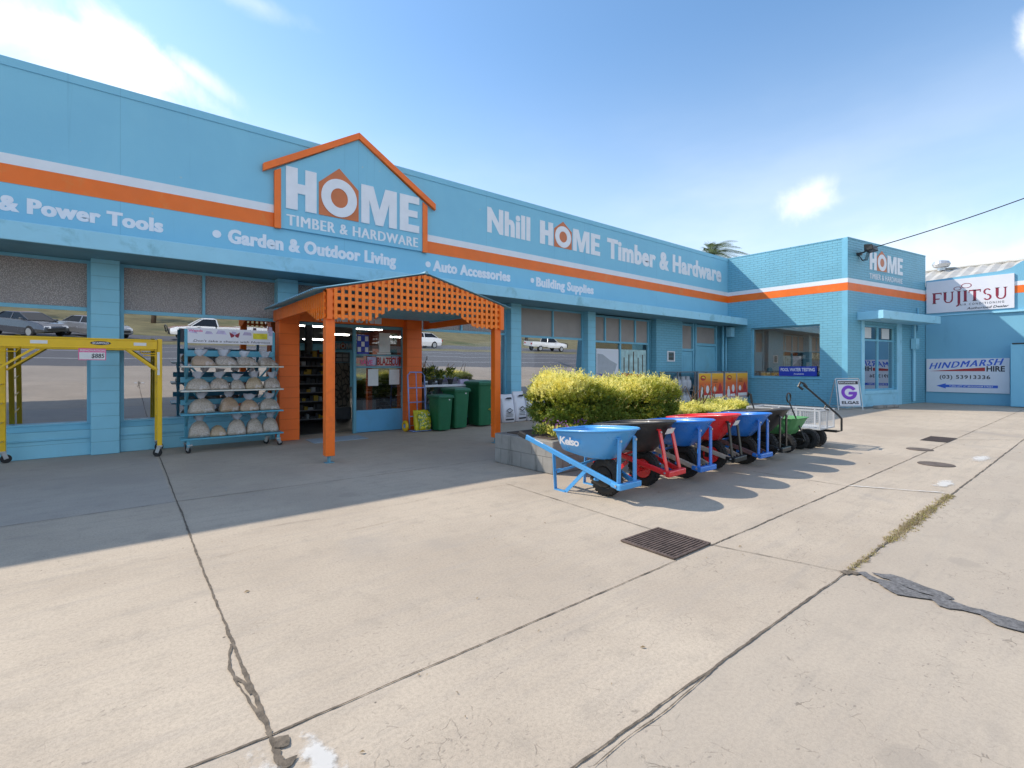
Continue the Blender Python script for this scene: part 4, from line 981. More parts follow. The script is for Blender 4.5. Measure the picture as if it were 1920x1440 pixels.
for x, ex, nm in ((PX0 - .004, (0, -1, 0), 0), (PX1 + .004, (0, 1, 0), 1)):   # side lattice and solid beams
    sgn = -1 if nm == 0 else 1
    y0 = PYF
    def top_s(q): return 2.44
    def bot_s(q):
        y = -q if nm == 0 else q
        return 2.06 + max(0, min(.36, (y - y0 - .35) * .34))
    b = MB(); rng = (-(y0 + 1.30), -(y0 + .02)) if nm == 0 else (y0 + .02, y0 + 1.30)
    lattice(b, (x, 0, 0), ex, rng[0], rng[1], top_s, bot_s); b.build('side_lattice', M['lattice_orange'], porch, world=True)
    b = MB(); b.box(x - .02, x + .02, y0 + .1, 9.98, 2.24, 2.44) if nm == 0 else b.box(x - .02, x + .02, y0 + .1, 9.98, 2.24, 2.44); b.build('side_beam', M['orange'], porch, world=True)
b = MB(); b.prism([(2.657, 2.265), (4.884, 2.265), (4.884, 2.47), (3.845, 2.62), (2.657, 2.47)], (0, 9.93, 0), EX, EZ, (0, -.03, 0)); b.build('header_board', M['orange'], porch, world=True)
text('Hardware to Nhill', (0, 9.90, 0), EX, EZ, 3.02, 4.36, 2.30, .15, M['letter_white'], porch, bold=.03, weight=.03)
for sx in (-1, 1):                                           # two slopes of corrugated tin
    b = MB(); e = 2.08 if sx < 0 else 5.60; prev = None
    for k in range(0, 121):
        y = 6.985 + k * (9.94 - 6.985) / 120; dz = .013 * math.sin(k * math.pi / 2)
        r_ = [b.bm.verts.new((AP + sx * .0, y, 2.882 + dz)), b.bm.verts.new((e, y, 2.45 + dz))]
        if prev: b._f([prev[0], prev[1], r_[1], r_[0]])
        prev = r_
    o = b.build('roof', M['porch_tin'], porch, world=True); sm = o.modifiers.new('thick', 'SOLIDIFY'); sm.thickness = .006
b = MB(); b.tube([(AP, 6.98, 2.892), (AP, 9.94, 2.892)], .028, 8); b.build('ridge_cap', M['porch_tin'], porch, world=True)
for y in (7.6, 8.6, 9.5):
    b = MB()
    for sx in (-1, 1): b.bar((AP, y, 2.84), (AP + sx * 1.55, y, 2.47), .045, .09)
    b.build('rafter', M['frame_teal'], porch, world=True)
b = MB()                                                     # teal lattice ceiling panel seen below the gable
for sx in (-1, 1):
    b.bar((AP + .3 + sx * .9, 7.35, 2.33), (AP + .3 + sx * .9, 9.0, 2.33), .05, .05)
for k in range(18): b.bar((AP - .58, 7.4 + k * .09, 2.335), (AP + 1.18, 7.4 + k * .09, 2.335), .045, .012)
for k in range(14): b.bar((AP - .5 + k * .12, 7.36, 2.35), (AP - .5 + k * .12, 9.0, 2.35), .04, .012)
b.build('ceiling_lattice', M['porch_tin'], porch, world=True)

dm = tag(MB().box(2.72, 3.72, 9.05, 9.62, .003, .014).build('door_mat', M['mat_blue']), 'pale blue door mat lying in front of the open doorway', 'door mat')

# ------------------------------------------------------------------ yellow scaffold
def caster(parent, p, r=.062, w=.034, name='caster', col='galv', yaw=0):
    p = Vector(p); d = Vector((math.cos(yaw), math.sin(yaw), 0)); s = Vector((-d.y, d.x, 0)); c = p + d * .03 + Vector((0, 0, r))
    b = MB(); b.bar(p + Vector((0, 0, r * 2 + .03)), p + Vector((0, 0, r * 2 + .05)), .07, .07, (0, 1, 0))
    for k in (-1, 1): b.bar(p + s * k * (w / 2 + .006) + Vector((0, 0, r * 2 + .03)), c + s * k * (w / 2 + .006), .05, .005, s)
    f = b.build(name, M[col], parent)
    b = MB(); b.cyl(c - s * w / 2, c + s * w / 2, r, 20); b.build('wheel', M['black_rubber'], f, bevel=.006)
    return f
sc = thing('scaffold', 'yellow steel mobile scaffold on black casters in front of the left windows', 'scaffold', (0, 0, 0))
XL, XR, Y0, Y1 = -1.30, .47, 9.22, 9.93
for x in (XL, XR):
    b = MB()
    for y in (Y0, Y1): b.box(x - .03, x + .03, y - .03, y + .03, .16, 1.80)
    for k in range(6): b.tube([(x, Y0 + .03, .32 + k * .27), (x, Y1 - .03, .32 + k * .27)], .012, 8)
    b.build('end_frame', M['yellow'], sc, bevel=.005)
    for y in (Y0, Y1): caster(sc, (x, y, 0), yaw=2.6 if y == Y0 else .4)
for y in (Y0 - .045, Y1 + .045):
    b = MB(); b.box(XL - .05, XR - .035, y - .015, y + .015, 1.645, 1.775); b.box(XL - .05, XR - .035, y - .024, y + .024, 1.765, 1.785); b.box(XL - .05, XR - .035, y - .024, y + .024, 1.64, 1.655)
    bm_ = b.build('side_rail', M['yellow'], sc, bevel=.003)
    for (xa, xb) in ((XL + .03, XL + .42), (XR - .03, XR - .40)):
        b = MB(); b.bar((xa, y, 1.33), (xb, y, 1.65), .028, .028); b.build('brace', M['yellow'], sc)
    if y < 9.5:
        for xc, w in ((-1.36, .11), (-.86, .17), (.23, .15)):
            b = MB(); b.box(xc - w / 2, xc + w / 2, y - .0165, y - .0155, 1.69, 1.735); b.build('sticker', M['paper'], bm_)
        b = MB(); b.prism([(.115 * math.cos(a) - .22, .028 * math.sin(a) + 1.715) for a in np.linspace(0, 2 * math.pi, 24, False)], (0, y - .0155, 0), EX, EZ, (0, -.002, 0)); b.build('badge', M['ink'], bm_)
        text('SCAFFOLD', (0, y - .0175, 0), EX, EZ, -.31, -.13, 1.70, .03, M['paper'], bm_, bold=.03, lift=.001)
b = MB(); b.box(-1.3, .45, Y0 - .02, Y1 + .02, 1.785, 1.80)
for k in range(4): pass
b = MB()
for k in range(7): b.tube([(XR - .22 + .03 * k, Y0 + .02, 1.585), (XR - .22 + .03 * k, Y0 + .1, 1.60)], .004, 5)
b.tube([(XR - .24, Y0, 1.64), (XR - .22, Y0, 1.58), (XR - .03, Y0, 1.575)], .008, 6); b.tube([(XR - .2, Y0, 1.545), (XR - .03, Y0, 1.545)], .008, 6)
b.tube([(XL + .03, Y0, 1.58), (XL + .22, Y0, 1.58), (XL + .26, Y0, 1.64)], .008, 6)
b.build('lock_rod', M['yellow'], sc)
b = MB(); b.box(XR - .0315, XR + .0, Y0 - .033, Y0 - .031, 1.25, 1.60); b.build('warning_label', M['paper'], sc)
for k in range(9):
    pass
pt = thing('price_sign', 'pink and white price card hanging from the yellow scaffold rail', 'sign', (-.31, 9.15, 1.49))
b = MB(); b.box(-.15, .15, -.004, 0, -.02, .145); b.build('card', M['pink'], pt)
b = MB(); b.box(-.14, .14, -.0065, -.0042, -.01, .09); b.build('price_panel', M['paper'], pt)
text('RENOVATION', (-.31, 9.1458, 1.49), EX, EZ, -.13, .14, .103, .028, M['paper'], pt, bold=.02, lift=.001)
text('$885', (-.31, 9.1430, 1.49), EX, EZ, -.01, .13, .012, .06, M['ink'], pt, bold=.015, shear=.1, lift=.001)

# ------------------------------------------------------------------ rack of bagged feed
rk = thing('display_rack', 'blue slatted display rack on casters carrying clear bags beside the doorway', 'rack', (1.5, 9.42, 0))
XA, XB, YF, YB = -.66, .66, -.20, .20
LV = (.235, .625, 1.00, 1.39)
b = MB()
for x in (XA, XB):
    b.box(x - .022, x + .022, YB - .05, YB, .12, 2.0); b.box(x - .022, x + .022, YF, YF + .045, .10, .235)
    for z in LV[1:]: b.bar((x, YB - .03, z - .22), (x, YF + .05, z - .025), .03, .03)
for z in (.75, 1.12): b.box(XA - .08, XB + .05, YB - .07, YB - .051, z, z + .09)
b.box(XA, XB, YB - .07, YB - .051, 1.55, 1.65)
for z in (.60, .98): b.bar((XA + .05, YB - .03, z + .42), (XA + .35, YB - .03, z + .05), .03, .015, (0, 1, 0)); b.bar((XB - .05, YB - .03, z + .42), (XB - .35, YB - .03, z + .05), .03, .015, (0, 1, 0))
b.build('frame', M['rack_blue'], rk, bevel=.004)
for k, z in enumerate(LV):
    b = MB(); b.box(XA - .10, XB + .08, YF - .02, YB - .075, z - .024, z); b.build('shelf', M['rack_blue' if k < 2 else 'shelf_white'], rk, bevel=.004)
for x, y, a in ((XA + .02, YF + .03, 2.2), (XA - .0, YB - .06, 1.0), (XB - .0, YF + .03, .2), (XB - .1, YB - .06, 2.4)): caster(rk, (x, y, 0), .045, .03, yaw=a, col='galv')
ba = thing('banner', 'lilac banner with butterfly picture fixed along the top of the blue rack', 'banner', (1.5, 9.58, 1.79))
b = MB(); b.box(-.66, .66, -.008, 0, -.02, .235); b.build('banner_sheet', M['sign_white'], ba)
BO = (1.5, 9.5715, 1.79)
b = MB()
for x0, w, h in ((-.64, .14, .05), (-.40, .12, .04), (-.24, .16, .06), (-.02, .1, .05), (.16, .16, .05), (.56, .09, .16)):
    b.prism([(x0, .13 + rnd.uniform(0, .03)), (x0 + w, .14), (x0 + w * .8, .14 + h), (x0 + w * .2, .15 + h)], (0, -.0085, 0), EX, EZ, (0, -.001, 0))
b.build('mauve_print', M['mauve'], ba)
b = MB(); c = (.04, .135)
for sx in (-1, 1):
    b.prism([(c[0], c[1]), (c[0] + sx * .08, c[1] + .05), (c[0] + sx * .07, c[1] - .0), (c[0] + sx * .055, c[1] - .045), (c[0] + sx * .015, c[1] - .03)][::sx], (0, -.0098, 0), EX, EZ, (0, -.001, 0))
b.build('butterfly_print', M['sign_maroon'], ba)
b = MB(); b.box(.30, .58, -.0105, -.0085, .065, .195); q = b.build('white_label', M['paper'], ba)
b = MB(); b.box(.325, .555, -.0125, -.0106, .08, .18); b.build('yellow_label', M['bright_yellow'], q)
text('Weeds', BO, EX, EZ, -.63, -.43, .17, .04, M['pink'], ba, bold=.02, lift=.002)
text("Don't take a chance with Nutrition", BO, EX, EZ, -.56, .60, .005, .035, M['ink'], ba, bold=.004, shear=.15, lift=.001)

def bag_mats():
    for nm, c1, c2 in (('feed_tan', (.30, .22, .13), (.44, .34, .22)), ('feed_pale', (.28, .235, .185), (.46, .40, .33)), ('feed_brown', (.28, .19, .12), (.40, .28, .18)), ('feed_mixed', (.22, .18, .15), (.48, .40, .32))):
        m, t, p, co = base_mat(nm); n = t.noise(co, 55, 3, .7); f = t.noise(co, 7, 3)
        c = t.mix(t.step(n, .3, .7), c1, c2); c = t.mix(t.step(f, .55, .7, 0, .45), c, (.62, .60, .62))
        t.put(p.inputs['Base Color'], c); p.inputs['Roughness'].default_value = .3; p.inputs['Coat Weight'].default_value = .6; p.inputs['Coat Roughness'].default_value = .15
        t.put(p.inputs['Normal'], t.bump(t.math('ADD', n, t.math('MULTIPLY', t.noise(co, 16, 3), 2.)), .5, .008)); M[nm] = m
    m, t, p, co = base_mat('clear_film'); p.inputs['Base Color'].default_value = (.62, .63, .70, 1); p.inputs['Roughness'].default_value = .12; p.inputs['Alpha'].default_value = .62
    t.put(p.inputs['Normal'], t.bump(t.noise(co, 30, 3), .8, .01)); M['clear_film'] = m
bag_mats()
def feed_bag(loc, w, h, mat, label, rz=0, neck=True, slump=0.):
    g = thing('feed_bag', label, 'bag', loc, rz, 'clear bags of feed on the blue rack')
    L = []; n = 20
    for f, sw, sd in ((0, .97, .7), (.05, 1.03, .98), (.16, 1.02, 1.02), (.34, .98, .98), (.54, .89, .88), (.74, .73, .68), (.9, .47, .38), (1, .15, .14)):
        ring_ = []
        for k in range(n):
            a = 2 * math.pi * k / n; c, s_ = math.cos(a), math.sin(a); ex = .5
            x = math.copysign(abs(c) ** ex, c) * w / 2 * sw; y = math.copysign(abs(s_) ** ex, s_) * .105 * sd
            ring_.append((x * (1 + rnd.uniform(-.045, .045)) + slump * f * .1, y * (1 + rnd.uniform(-.1, .1)) + .03 * f, f * h + rnd.uniform(-.009, .009) * (f > 0)))
        L.append(ring_)
    b = MB(); b.loft(L); b.build('bag_body', M[mat], g, smooth=True)
    if neck:
        b = MB(); n = 14; L = []
        for f, r_ in ((0, .028), (.2, .034), (.6, .058), (1, .074)):
            L.append([((r_ * (1 + rnd.uniform(-.35, .35))) * math.cos(2 * math.pi * k / n) * 1.2 + slump * .1 + f * .01, .03 + (r_ * (.5 + rnd.uniform(-.3, .3))) * math.sin(2 * math.pi * k / n), h - .02 + f * .12 + rnd.uniform(-.02, .02) * f) for k in range(n)])
        b.loft(L, (False, False)); b.build('tied_neck', M['clear_film'], g, smooth=True)
    return g
ordn = ['leftmost', 'second from the left', 'middle', 'second from the right', 'rightmost']
rows = [('bottom', LV[0], [(-.50, .30, .27, 'feed_pale'), (-.24, .24, .17, 'feed_tan'), (.03, .28, .26, 'feed_pale'), (.30, .26, .26, 'feed_pale'), (.55, .27, .26, 'feed_pale')]),
        ('second lowest', LV[1], [(-.47, .36, .24, 'feed_pale'), (-.08, .28, .25, 'feed_brown'), (.22, .30, .19, 'feed_brown'), (.53, .32, .20, 'feed_pale')]),
        ('second highest', LV[2], [(-.52, .33, .19, 'feed_pale'), (-.22, .30, .19, 'feed_mixed'), (.04, .22, .16, 'feed_pale'), (.30, .28, .20, 'feed_tan'), (.58, .27, .19, 'feed_mixed')]),
        ('top', LV[3], [(-.43, .33, .17, 'feed_brown'), (-.10, .33, .17, 'feed_mixed'), (.21, .32, .16, 'feed_mixed'), (.53, .30, .15, 'feed_mixed')])]
desc = {'feed_pale': 'pale', 'feed_tan': 'tan', 'feed_brown': 'brown', 'feed_mixed': 'mottled'}
for rn, z, L in rows:
    for k, (x, w, h, m) in enumerate(L):
        od = ordn[k] if len(L) == 5 else [ordn[0], ordn[1], ordn[3], ordn[4]][k]
        feed_bag((1.5 + x, 9.42 + rnd.uniform(-.03, .0) - .06, z + .001), w, h, m, f'bag of {desc[m]} feed, {od}, on the {rn} shelf of the rack', rnd.uniform(-.2, .2), neck=not (rn == 'bottom' and k == 1), slump=0 if rn != 'top' else -.6)

# ------------------------------------------------------------------ hand truck with a yellow bag
ht = thing('hand_truck', 'lavender blue two wheeled hand truck leaning on the orange pillar', 'hand truck', (5.03, 9.52, 0))
b = MB(); b.tube([(-.2, 0, .06), (-.2, .05, .75), (-.2, .09, 1.20), (-.14, .10, 1.27), (.14, .10, 1.27), (.2, .09, 1.20), (.2, .05, .75), (.2, 0, .06)], .015, 8)
b.tube([(0, .01, .2), (0, .1, 1.27)], .011, 8)
for z in (.32, .62, .93): b.tube([(-.2, z * .07, z), (.2, z * .07, z)], .011, 8)
b.build('frame', M['lavender_metal'], ht, smooth=True)
b = MB(); b.box(-.22, .22, -.2, .0, .015, .03); b.build('toe_plate', M['lavender_metal'], ht)
for s in (-1, 1):
    b = MB(); b.tube([Vector((s * .275, .05 + .085 * math.cos(a), .12 + .085 * math.sin(a))) for a in np.linspace(0, 2 * math.pi, 24, False)], .035, 10, close=True); wh = b.build('wheel', M['yellow'], ht, smooth=True)
    b = MB(); b.cyl((s * .25, .05, .12), (s * .30, .05, .12), .045, 14); b.build('hub', M['lavender_metal'], wh)
b = MB(); b.cyl((-.3, .05, .12), (.3, .05, .12), .011, 8); b.build('axle', M['galv'], ht)
def printed_bag(name, loc, w, d, h, mat, label, cat='bag', group=None, lean=.0, rz=0, pmat='ink', words=None):
    g = thing(name, label, cat, loc, rz, group); L = []; n = 24
    for f, sw, sd in ((0, .93, .6), (.05, 1, .95), (.3, 1.02, 1.05), (.6, .99, .9), (.85, .97, .55), (.95, .98, .2), (1, .98, .08)):
        r_ = []
        for k in range(n):
            a = 2 * math.pi * k / n; c, s_ = math.cos(a), math.sin(a); ex = .45
            r_.append((math.copysign(abs(c) ** ex, c) * w / 2 * sw * (1 + rnd.uniform(-.015, .015)), math.copysign(abs(s_) ** ex, s_) * d / 2 * sd + lean * f, f * h + (rnd.uniform(-.01, .01) if f > .8 else 0)))
        L.append(r_)
    b = MB(); b.loft(L); b.build('bag_body', M[mat], g, smooth=True); return g
yb = printed_bag('potting_mix_bag', (5.06, 9.36, .031), .36, .15, .42, 'bright_yellow', 'yellow and green printed bag standing on the hand truck toe plate', lean=.1)
def printed_yellow():
    m, t, p, co = base_mat('printed_yellow'); n = t.noise(t.vmath('MULTIPLY', co, (1, .3, 1.4)), 13, 2, .5, 1.2); n2 = t.noise(co, 24, 2, .5, .8)
    c = t.mix(t.step(n, .50, .53), (.72, .62, .03), (.16, .26, .04)); c = t.mix(t.step(n2, .60, .62), c, (.66, .68, .62)); c = t.mix(t.step(n2, .36, .34), c, (.10, .16, .05))
    t.put(p.inputs['Base Color'], c); p.inputs['Roughness'].default_value = .3; M['printed_yellow'] = m
printed_yellow()
b = MB(); L = [[(-.145 + .01 * math.sin(k), -.098 + .055 * f * f + .008 * math.sin(k * 2 + f * 9), .03 + .36 * f) if i == 0 else (.145, -.098 + .055 * f * f + .008 * math.sin(k * 2 + f * 9), .03 + .36 * f) for i in range(2)] for k, f in enumerate(np.linspace(0, 1, 8))]
G = [[b.bm.verts.new(q) for q in r_] for r_ in L]
for A_, B_ in zip(G, G[1:]): b._f([A_[0], A_[1], B_[1], B_[0]])
pf = b.build('printed_front', M['printed_yellow'], yb, smooth=True); q = pf.modifiers.new('thick', 'SOLIDIFY'); q.thickness = .004
# ------------------------------------------------------------------ wheelie bins
def wheelie_bin(x, y, w, d, h, rz, label):
    g = thing('wheelie_bin', label, 'bin', (x, y, 0), rz, 'green wheelie bins by the shop window'); n = 1
    L = []
    for f, s in ((.03, .80), (.12, .82), (.86, .985), (.90, 1.0)):
        z = f * h; a, c = w / 2 * s, d / 2 * s; r_ = .03
        L.append([(-a + r_, -c, z), (a - r_, -c, z), (a, -c + r_, z), (a, c - r_, z), (a - r_, c, z), (-a + r_, c, z), (-a, c - r_, z), (-a, -c + r_, z)])
    b = MB(); b.loft(L); bd = b.build('bin_body', M['green_bin'], g, bevel=.008, segs=2)
    b = MB(); b.box(-w / 2 - .02, w / 2 + .02, -d / 2 - .025, d / 2 + .02, .885 * h, .915 * h); b.build('rim', M['green_bin'], g, bevel=.01, segs=2)
    L = []
    for z, s, sy in ((.916, 1.06, 1.07), (.945, 1.06, 1.07), (.962, .98, .99), (.985, .72, .7), (.99, .5, .5)):
        a, c = w / 2 * s, d / 2 * sy; L.append([(-a, -c, z * h), (a, -c, z * h), (a, c, z * h), (-a, c, z * h)])
    b = MB(); b.loft(L); b.build('lid', M['green_bin_lid'], g, bevel=.012, segs=2)
    b = MB(); b.tube([(-w * .4, d / 2 + .03, .93 * h), (-w * .4, d / 2 + .10, .95 * h), (w * .4, d / 2 + .10, .95 * h), (w * .4, d / 2 + .03, .93 * h)], .014, 8); b.build('handle', M['green_bin'], g)
    for s in (-1, 1):
        b = MB(); b.cyl((s * (w / 2 - .05), d / 2 - .02, .1), (s * (w / 2 + .01), d / 2 - .02, .1), .1, 20); b.build('wheel', M['black_rubber'], g, bevel=.012)
    b = MB(); b.box(w * .18, w * .26, -d / 2 * .985 - .006, -d / 2 * .97, .83 * h, .86 * h); b.build('sticker', M['paper'], g)
    return g
wheelie_bin(5.45, 9.28, .38, .42, .80, .10, 'smallest green wheelie bin, next to the hand truck')
wheelie_bin(5.93, 9.42, .42, .50, .94, .08, 'mid sized green wheelie bin between the other two bins')
wb = wheelie_bin(6.66, 9.48, .52, .60, 1.09, .02, 'tallest green wheelie bin, with pale scuffs, under the lattice end')
b = MB(); b.prism([(.05, .86), (.14, .88), (.12, .93), (.06, .94)], (0, -.295, 0), EX, EZ, (0, -.004, 0)); b.prism([(.0, .40), (.10, .36), (.08, .44)], (0, -.275, 0), EX, EZ, (0, -.006, 0)); b.build('scuff_mark', M['leaf_lime'], wb)

# ------------------------------------------------------------------ potted plants on a pale bench behind the bins
pbn = thing('plant_bench', 'low white bench in front of the window behind the bins', 'bench', (6.3, 9.86, 0))
b = MB(); b.box(-1.0, .9, -.14, .16, .93, .98); b.build('bench_top', M['sign_white'], pbn, bevel=.005)
b = MB()
for x in (-.95, 0, .85): b.box(x - .03, x + .03, -.1, .12, 0, .93)
b.box(-.95, .85, -.1, .12, .55, .58); b.build('bench_frame', M['shelf_grey'], pbn)
def leafy(parent, name, n, mats, fn, size=(.03, .06), wid=.35, up=.3):
    V = []; F = []; I = []
    for _ in range(n):
        p, d = fn(); p, d = Vector(p), Vector(d); d.z += up; d.normalize(); s = d.cross(Vector((rnd.uniform(-1, 1), rnd.uniform(-1, 1), rnd.uniform(-1, 1)))).normalized(); l = rnd.uniform(*size); k = len(V)
        V += [p, p + d * l * .5 + s * l * wid * .5, p + d * l, p + d * l * .5 - s * l * wid * .5]; F.append((k, k + 1, k + 2, k + 3)); I.append(rnd.randrange(len(mats)))
    return mesh_obj(name, fast_mesh(name, [tuple(v) for v in V], F, I), [M[m] for m in mats], parent)
def rv(): 
    v = Vector((rnd.gauss(0, 1), rnd.gauss(0, 1), rnd.gauss(0, 1))); return v.normalized()
def pot_plant(loc, r, h, label, mats=('leaf_green', 'leaf_green', 'leaf_lime'), n=170):
    g = thing('potted_plant', label, 'plant', loc, rnd.uniform(0, 6), 'potted plants on the bench')
    b = MB(); b.lathe([(r * .7, 0), (r, r * 1.5), (r * 1.1, r * 1.5), (r * 1.1, r * 1.75), (r * .9, r * 1.75), (r * .85, r * 1.6)], (0, 0, 0), n=16); b.build('pot', M['black_plastic'], g)
    def fn():
        d = rv(); d.z = abs(d.z); return (d.x * r * 1.3 * rnd.random(), d.y * r * 1.3 * rnd.random(), r * 1.6 + h * rnd.random() ** .8 * .9), d
    leafy(g, 'foliage', n, mats, fn, (.05, .1), .4, .5); return g
for k, (x, r, h, l) in enumerate(((5.52, .06, .30, 'tall strappy potted plant at the bench end beside the orange pillar'), (5.78, .07, .22, 'dark leafy potted plant, second along the white bench'), (6.06, .07, .27, 'bushy bright green potted plant, third along the white bench'))):
    pot_plant((x, 9.87, .981), r, h, l, ('leaf_green', 'leaf_lime', 'leaf_lime') if k == 2 else ('leaf_green', 'leaf_green', 'leaf_lime'))
pot_plant((5.98, 9.83, .581), .06, .16, 'yellow flowering potted plant on the lower shelf behind the small bin', ('petal_yellow', 'leaf_green', 'petal_yellow'))
for k, (x, w, h) in enumerate(((6.42, .12, .10), (6.62, .1, .08))):
    b = MB(); b.box(-w, w, -.06, .06, 0, h); b.box(-w * .9, w * .9, -.05, .05, h, h + .012); o = tag(b.build('plant_tray', M['mauve'], bevel=.006), ['larger lilac tray on the white bench behind the middle bin', 'smaller lilac tray at the right end of the white bench'][k], 'tray'); o.location = (x, 9.87, .981)

# white sacks along the wall
paint('sack_white', (.72, .72, .78), .35, .04, 5, .4, 14)
for k, (x, y, w, h, rz, l) in enumerate(((7.12, 9.62, .36, .66, .05, 'white printed sack half hidden between the tall bin and the porch post'), (7.54, 9.60, .38, .70, -.05, 'white printed sack just right of the porch post'), (7.96, 9.64, .40, .76, .12, 'tallest white sack, third along below the pillar'), (8.40, 9.6, .42, .62, -.1, 'white sack partly hidden by the golden hedge'), (8.84, 9.68, .44, .66, .02, 'white sack furthest right behind the hedge'))):
    g = printed_bag('white_sack', (x, y, .001), w, .26, h, 'sack_white', l, 'sack', 'white sacks along the shop wall', lean=.05, rz=rz)
    FOz = (x, y, 0)
    b = MB(); b.ring((0, -.141 + .02, h * .44), EX, EZ, (0, -.02, 0), w * .26, .06, w * .23, .045, 4); b.prism([(-w * .3, h * .1), (w * .3, h * .1), (w * .3, h * .15), (-w * .3, h * .15)], (0, -.125, 0), EX, EZ, (0, -.02, 0)); b.prism([(-w * .25, h * .85), (w * .25, h * .83), (w * .2, h * .9), (-w * .1, h * .9)], (0, -.06, 0), EX, EZ, (0, -.02, 0))
    for j in range(3): b.prism([(-w * .28, h * (.24 + j * .05)), (w * .28, h * (.24 + j * .05)), (w * .28, h * (.247 + j * .05)), (-w * .28, h * (.247 + j * .05))], (0, -.128, 0), EX, EZ, (0, -.02, 0))
    b.build('printed_label', M['ink'], g)
# ------------------------------------------------------------------ planter with golden conifers
plt_ = thing('planter_box', 'low grey concrete block planter bed stained dark by damp', 'planter', (7.3, 5.05, 0))
b = MB()
b.prism([(4.28, 4.50), (10.3, 4.50), (10.3, 5.66), (4.22, 5.66)], (0, 0, 0), (1, 0, 0), (0, 1, 0), (0, 0, .42))
b.build('block_wall', M['planter_block'], plt_, world=True, bevel=.012, segs=2)
b = MB(); b.box(4.36, 10.2, 4.62, 5.55, .40, .432); b.build('soil_bed', M['soil'], plt_, world=True)
def conifer(name, label, x0, x1, y0, y1, z0, zf, n, mats, gold, seed, spike=.16, group=None):
    """clipped conifer: thousands of small sprays over a lumpy body; shoots of the year are gold and stand on the top"""
    rg = np.random.default_rng(seed)
    g = thing(name, label, 'hedge', ((x0 + x1) / 2, (y0 + y1) / 2, z0), 0, group)
    cx, cy = (x0 + x1) / 2, (y0 + y1) / 2; hx, hy = (x1 - x0) / 2, (y1 - y0) / 2
    u = rg.uniform(-1, 1, (n, 3)); d = rg.normal(size=(n, 3)); d /= np.linalg.norm(d, axis=1)[:, None]
    e = .55; q = np.sign(d) * np.abs(d) ** e
    s = np.maximum.reduce(np.abs(q), axis=1)
    q = q / (np.sum(np.abs(q) ** 3.2, axis=1) ** (1 / 3.2))[:, None]
    depth = 1 - rg.random(n) ** 2.2 * .32; inner = rg.random(n) < .24; depth = np.where(inner, rg.uniform(.3, .72, n), depth)
    X = q[:, 0] * hx * depth; Y = q[:, 1] * hy * depth
    ztop = np.array([zf(v) for v in (X + cx)]); hz = (ztop - z0) / 2; Zc = (ztop + z0) / 2
    lump = .09 * (np.sin(X * 4.1 + 1.3 * seed) * np.cos(Y * 5.2 + X * 2.3) + np.sin(X * 8.3 + Y * 3.1) * .6)
    under = np.clip(-q[:, 2], 0, 1) * .28                       # narrower towards the ground
    X *= 1 + lump * .4 - under * .35 * (np.abs(q[:, 0]) > .6); Y *= 1 + lump * 1.2 - under * .8
    Z = Zc + q[:, 2] * hz * depth * (1 + lump * .7)
    nrm = np.stack([q[:, 0] / hx, q[:, 1] / hy, q[:, 2] / hz * 1.0], 1); nrm /= np.linalg.norm(nrm, axis=1)[:, None]
    P = np.stack([X, Y, Z - z0], 1)
    grow = nrm + np.array([0, 0, .55]) + rg.normal(scale=.45, size=(n, 3)); grow /= np.linalg.norm(grow, axis=1)[:, None]
    topness = np.clip(q[:, 2], 0, 1)
    ln = rg.uniform(.04, .10, n) * (1 + topness * 1.3 * (rg.random(n) < .3)) * spike / .16
    B = 7
    V = np.zeros((n, B, 4, 3)); 
    for k in range(B):
        t = (k + .3) / B; base = P + grow * (ln * t)[:, None]
        sd = rg.normal(size=(n, 3)); sd -= grow * np.sum(sd * grow, 1)[:, None]; sd /= np.linalg.norm(sd, axis=1)[:, None]
        dr = grow * .75 + sd * .75; dr /= np.linalg.norm(dr, axis=1)[:, None]
        w = np.cross(dr, grow + rg.normal(scale=.4, size=(n, 3))); w /= np.linalg.norm(w, axis=1)[:, None]
        L = (rg.uniform(.022, .048, n) * np.where(inner, 1.6, 1))[:, None]; wd = ((.0055 + .003 * rg.random(n)) * np.where(inner, 1.8, 1))[:, None]
        V[:, k, 0] = base; V[:, k, 1] = base + dr * L * .5 + w * wd; V[:, k, 2] = base + dr * L; V[:, k, 3] = base + dr * L * .5 - w * wd
    F = np.arange(n * B * 4).reshape(-1, 4)
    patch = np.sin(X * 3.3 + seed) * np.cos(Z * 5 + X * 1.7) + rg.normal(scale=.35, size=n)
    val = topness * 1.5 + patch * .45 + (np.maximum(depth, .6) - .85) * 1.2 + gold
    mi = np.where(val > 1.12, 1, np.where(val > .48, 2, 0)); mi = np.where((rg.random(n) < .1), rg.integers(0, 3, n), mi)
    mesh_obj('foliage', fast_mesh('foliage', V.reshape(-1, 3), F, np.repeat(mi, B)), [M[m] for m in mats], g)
    b = MB(); st = random.Random(seed)
    for _ in range(int((x1 - x0) * 6)):
        x = st.uniform(x0 + .3, x1 - .3) - cx; y = st.uniform(-.2, .2); b.tube([(x, y, -.03), (x + st.uniform(-.1, .1), y + st.uniform(-.1, .1), .25), (x + st.uniform(-.3, .3), y + st.uniform(-.25, .25), .6)], [.02, .014, .006], 6)
    b.build('stem', M['stem_brown'], g)
    return g
MG = ('conifer_green', 'conifer_gold', 'conifer_lime')
def zt1(x):
    t = (x - 4.5) / 3.1
    return 1.12 + .06 * math.sin(t * 9 + 1) + .11 * math.exp(-((t - .17) / .09) ** 2) - .07 * max(0, t - .55) * 2 - .12 * max(0, .08 - t) * 6
conifer('golden_hedge', 'large clipped golden conifer hedge with green sides in the planter behind the wheelbarrows', 4.62, 7.30, 4.46, 5.75, .46, zt1, 34000, MG, .16, 3, .16, 'golden conifers in the planter')
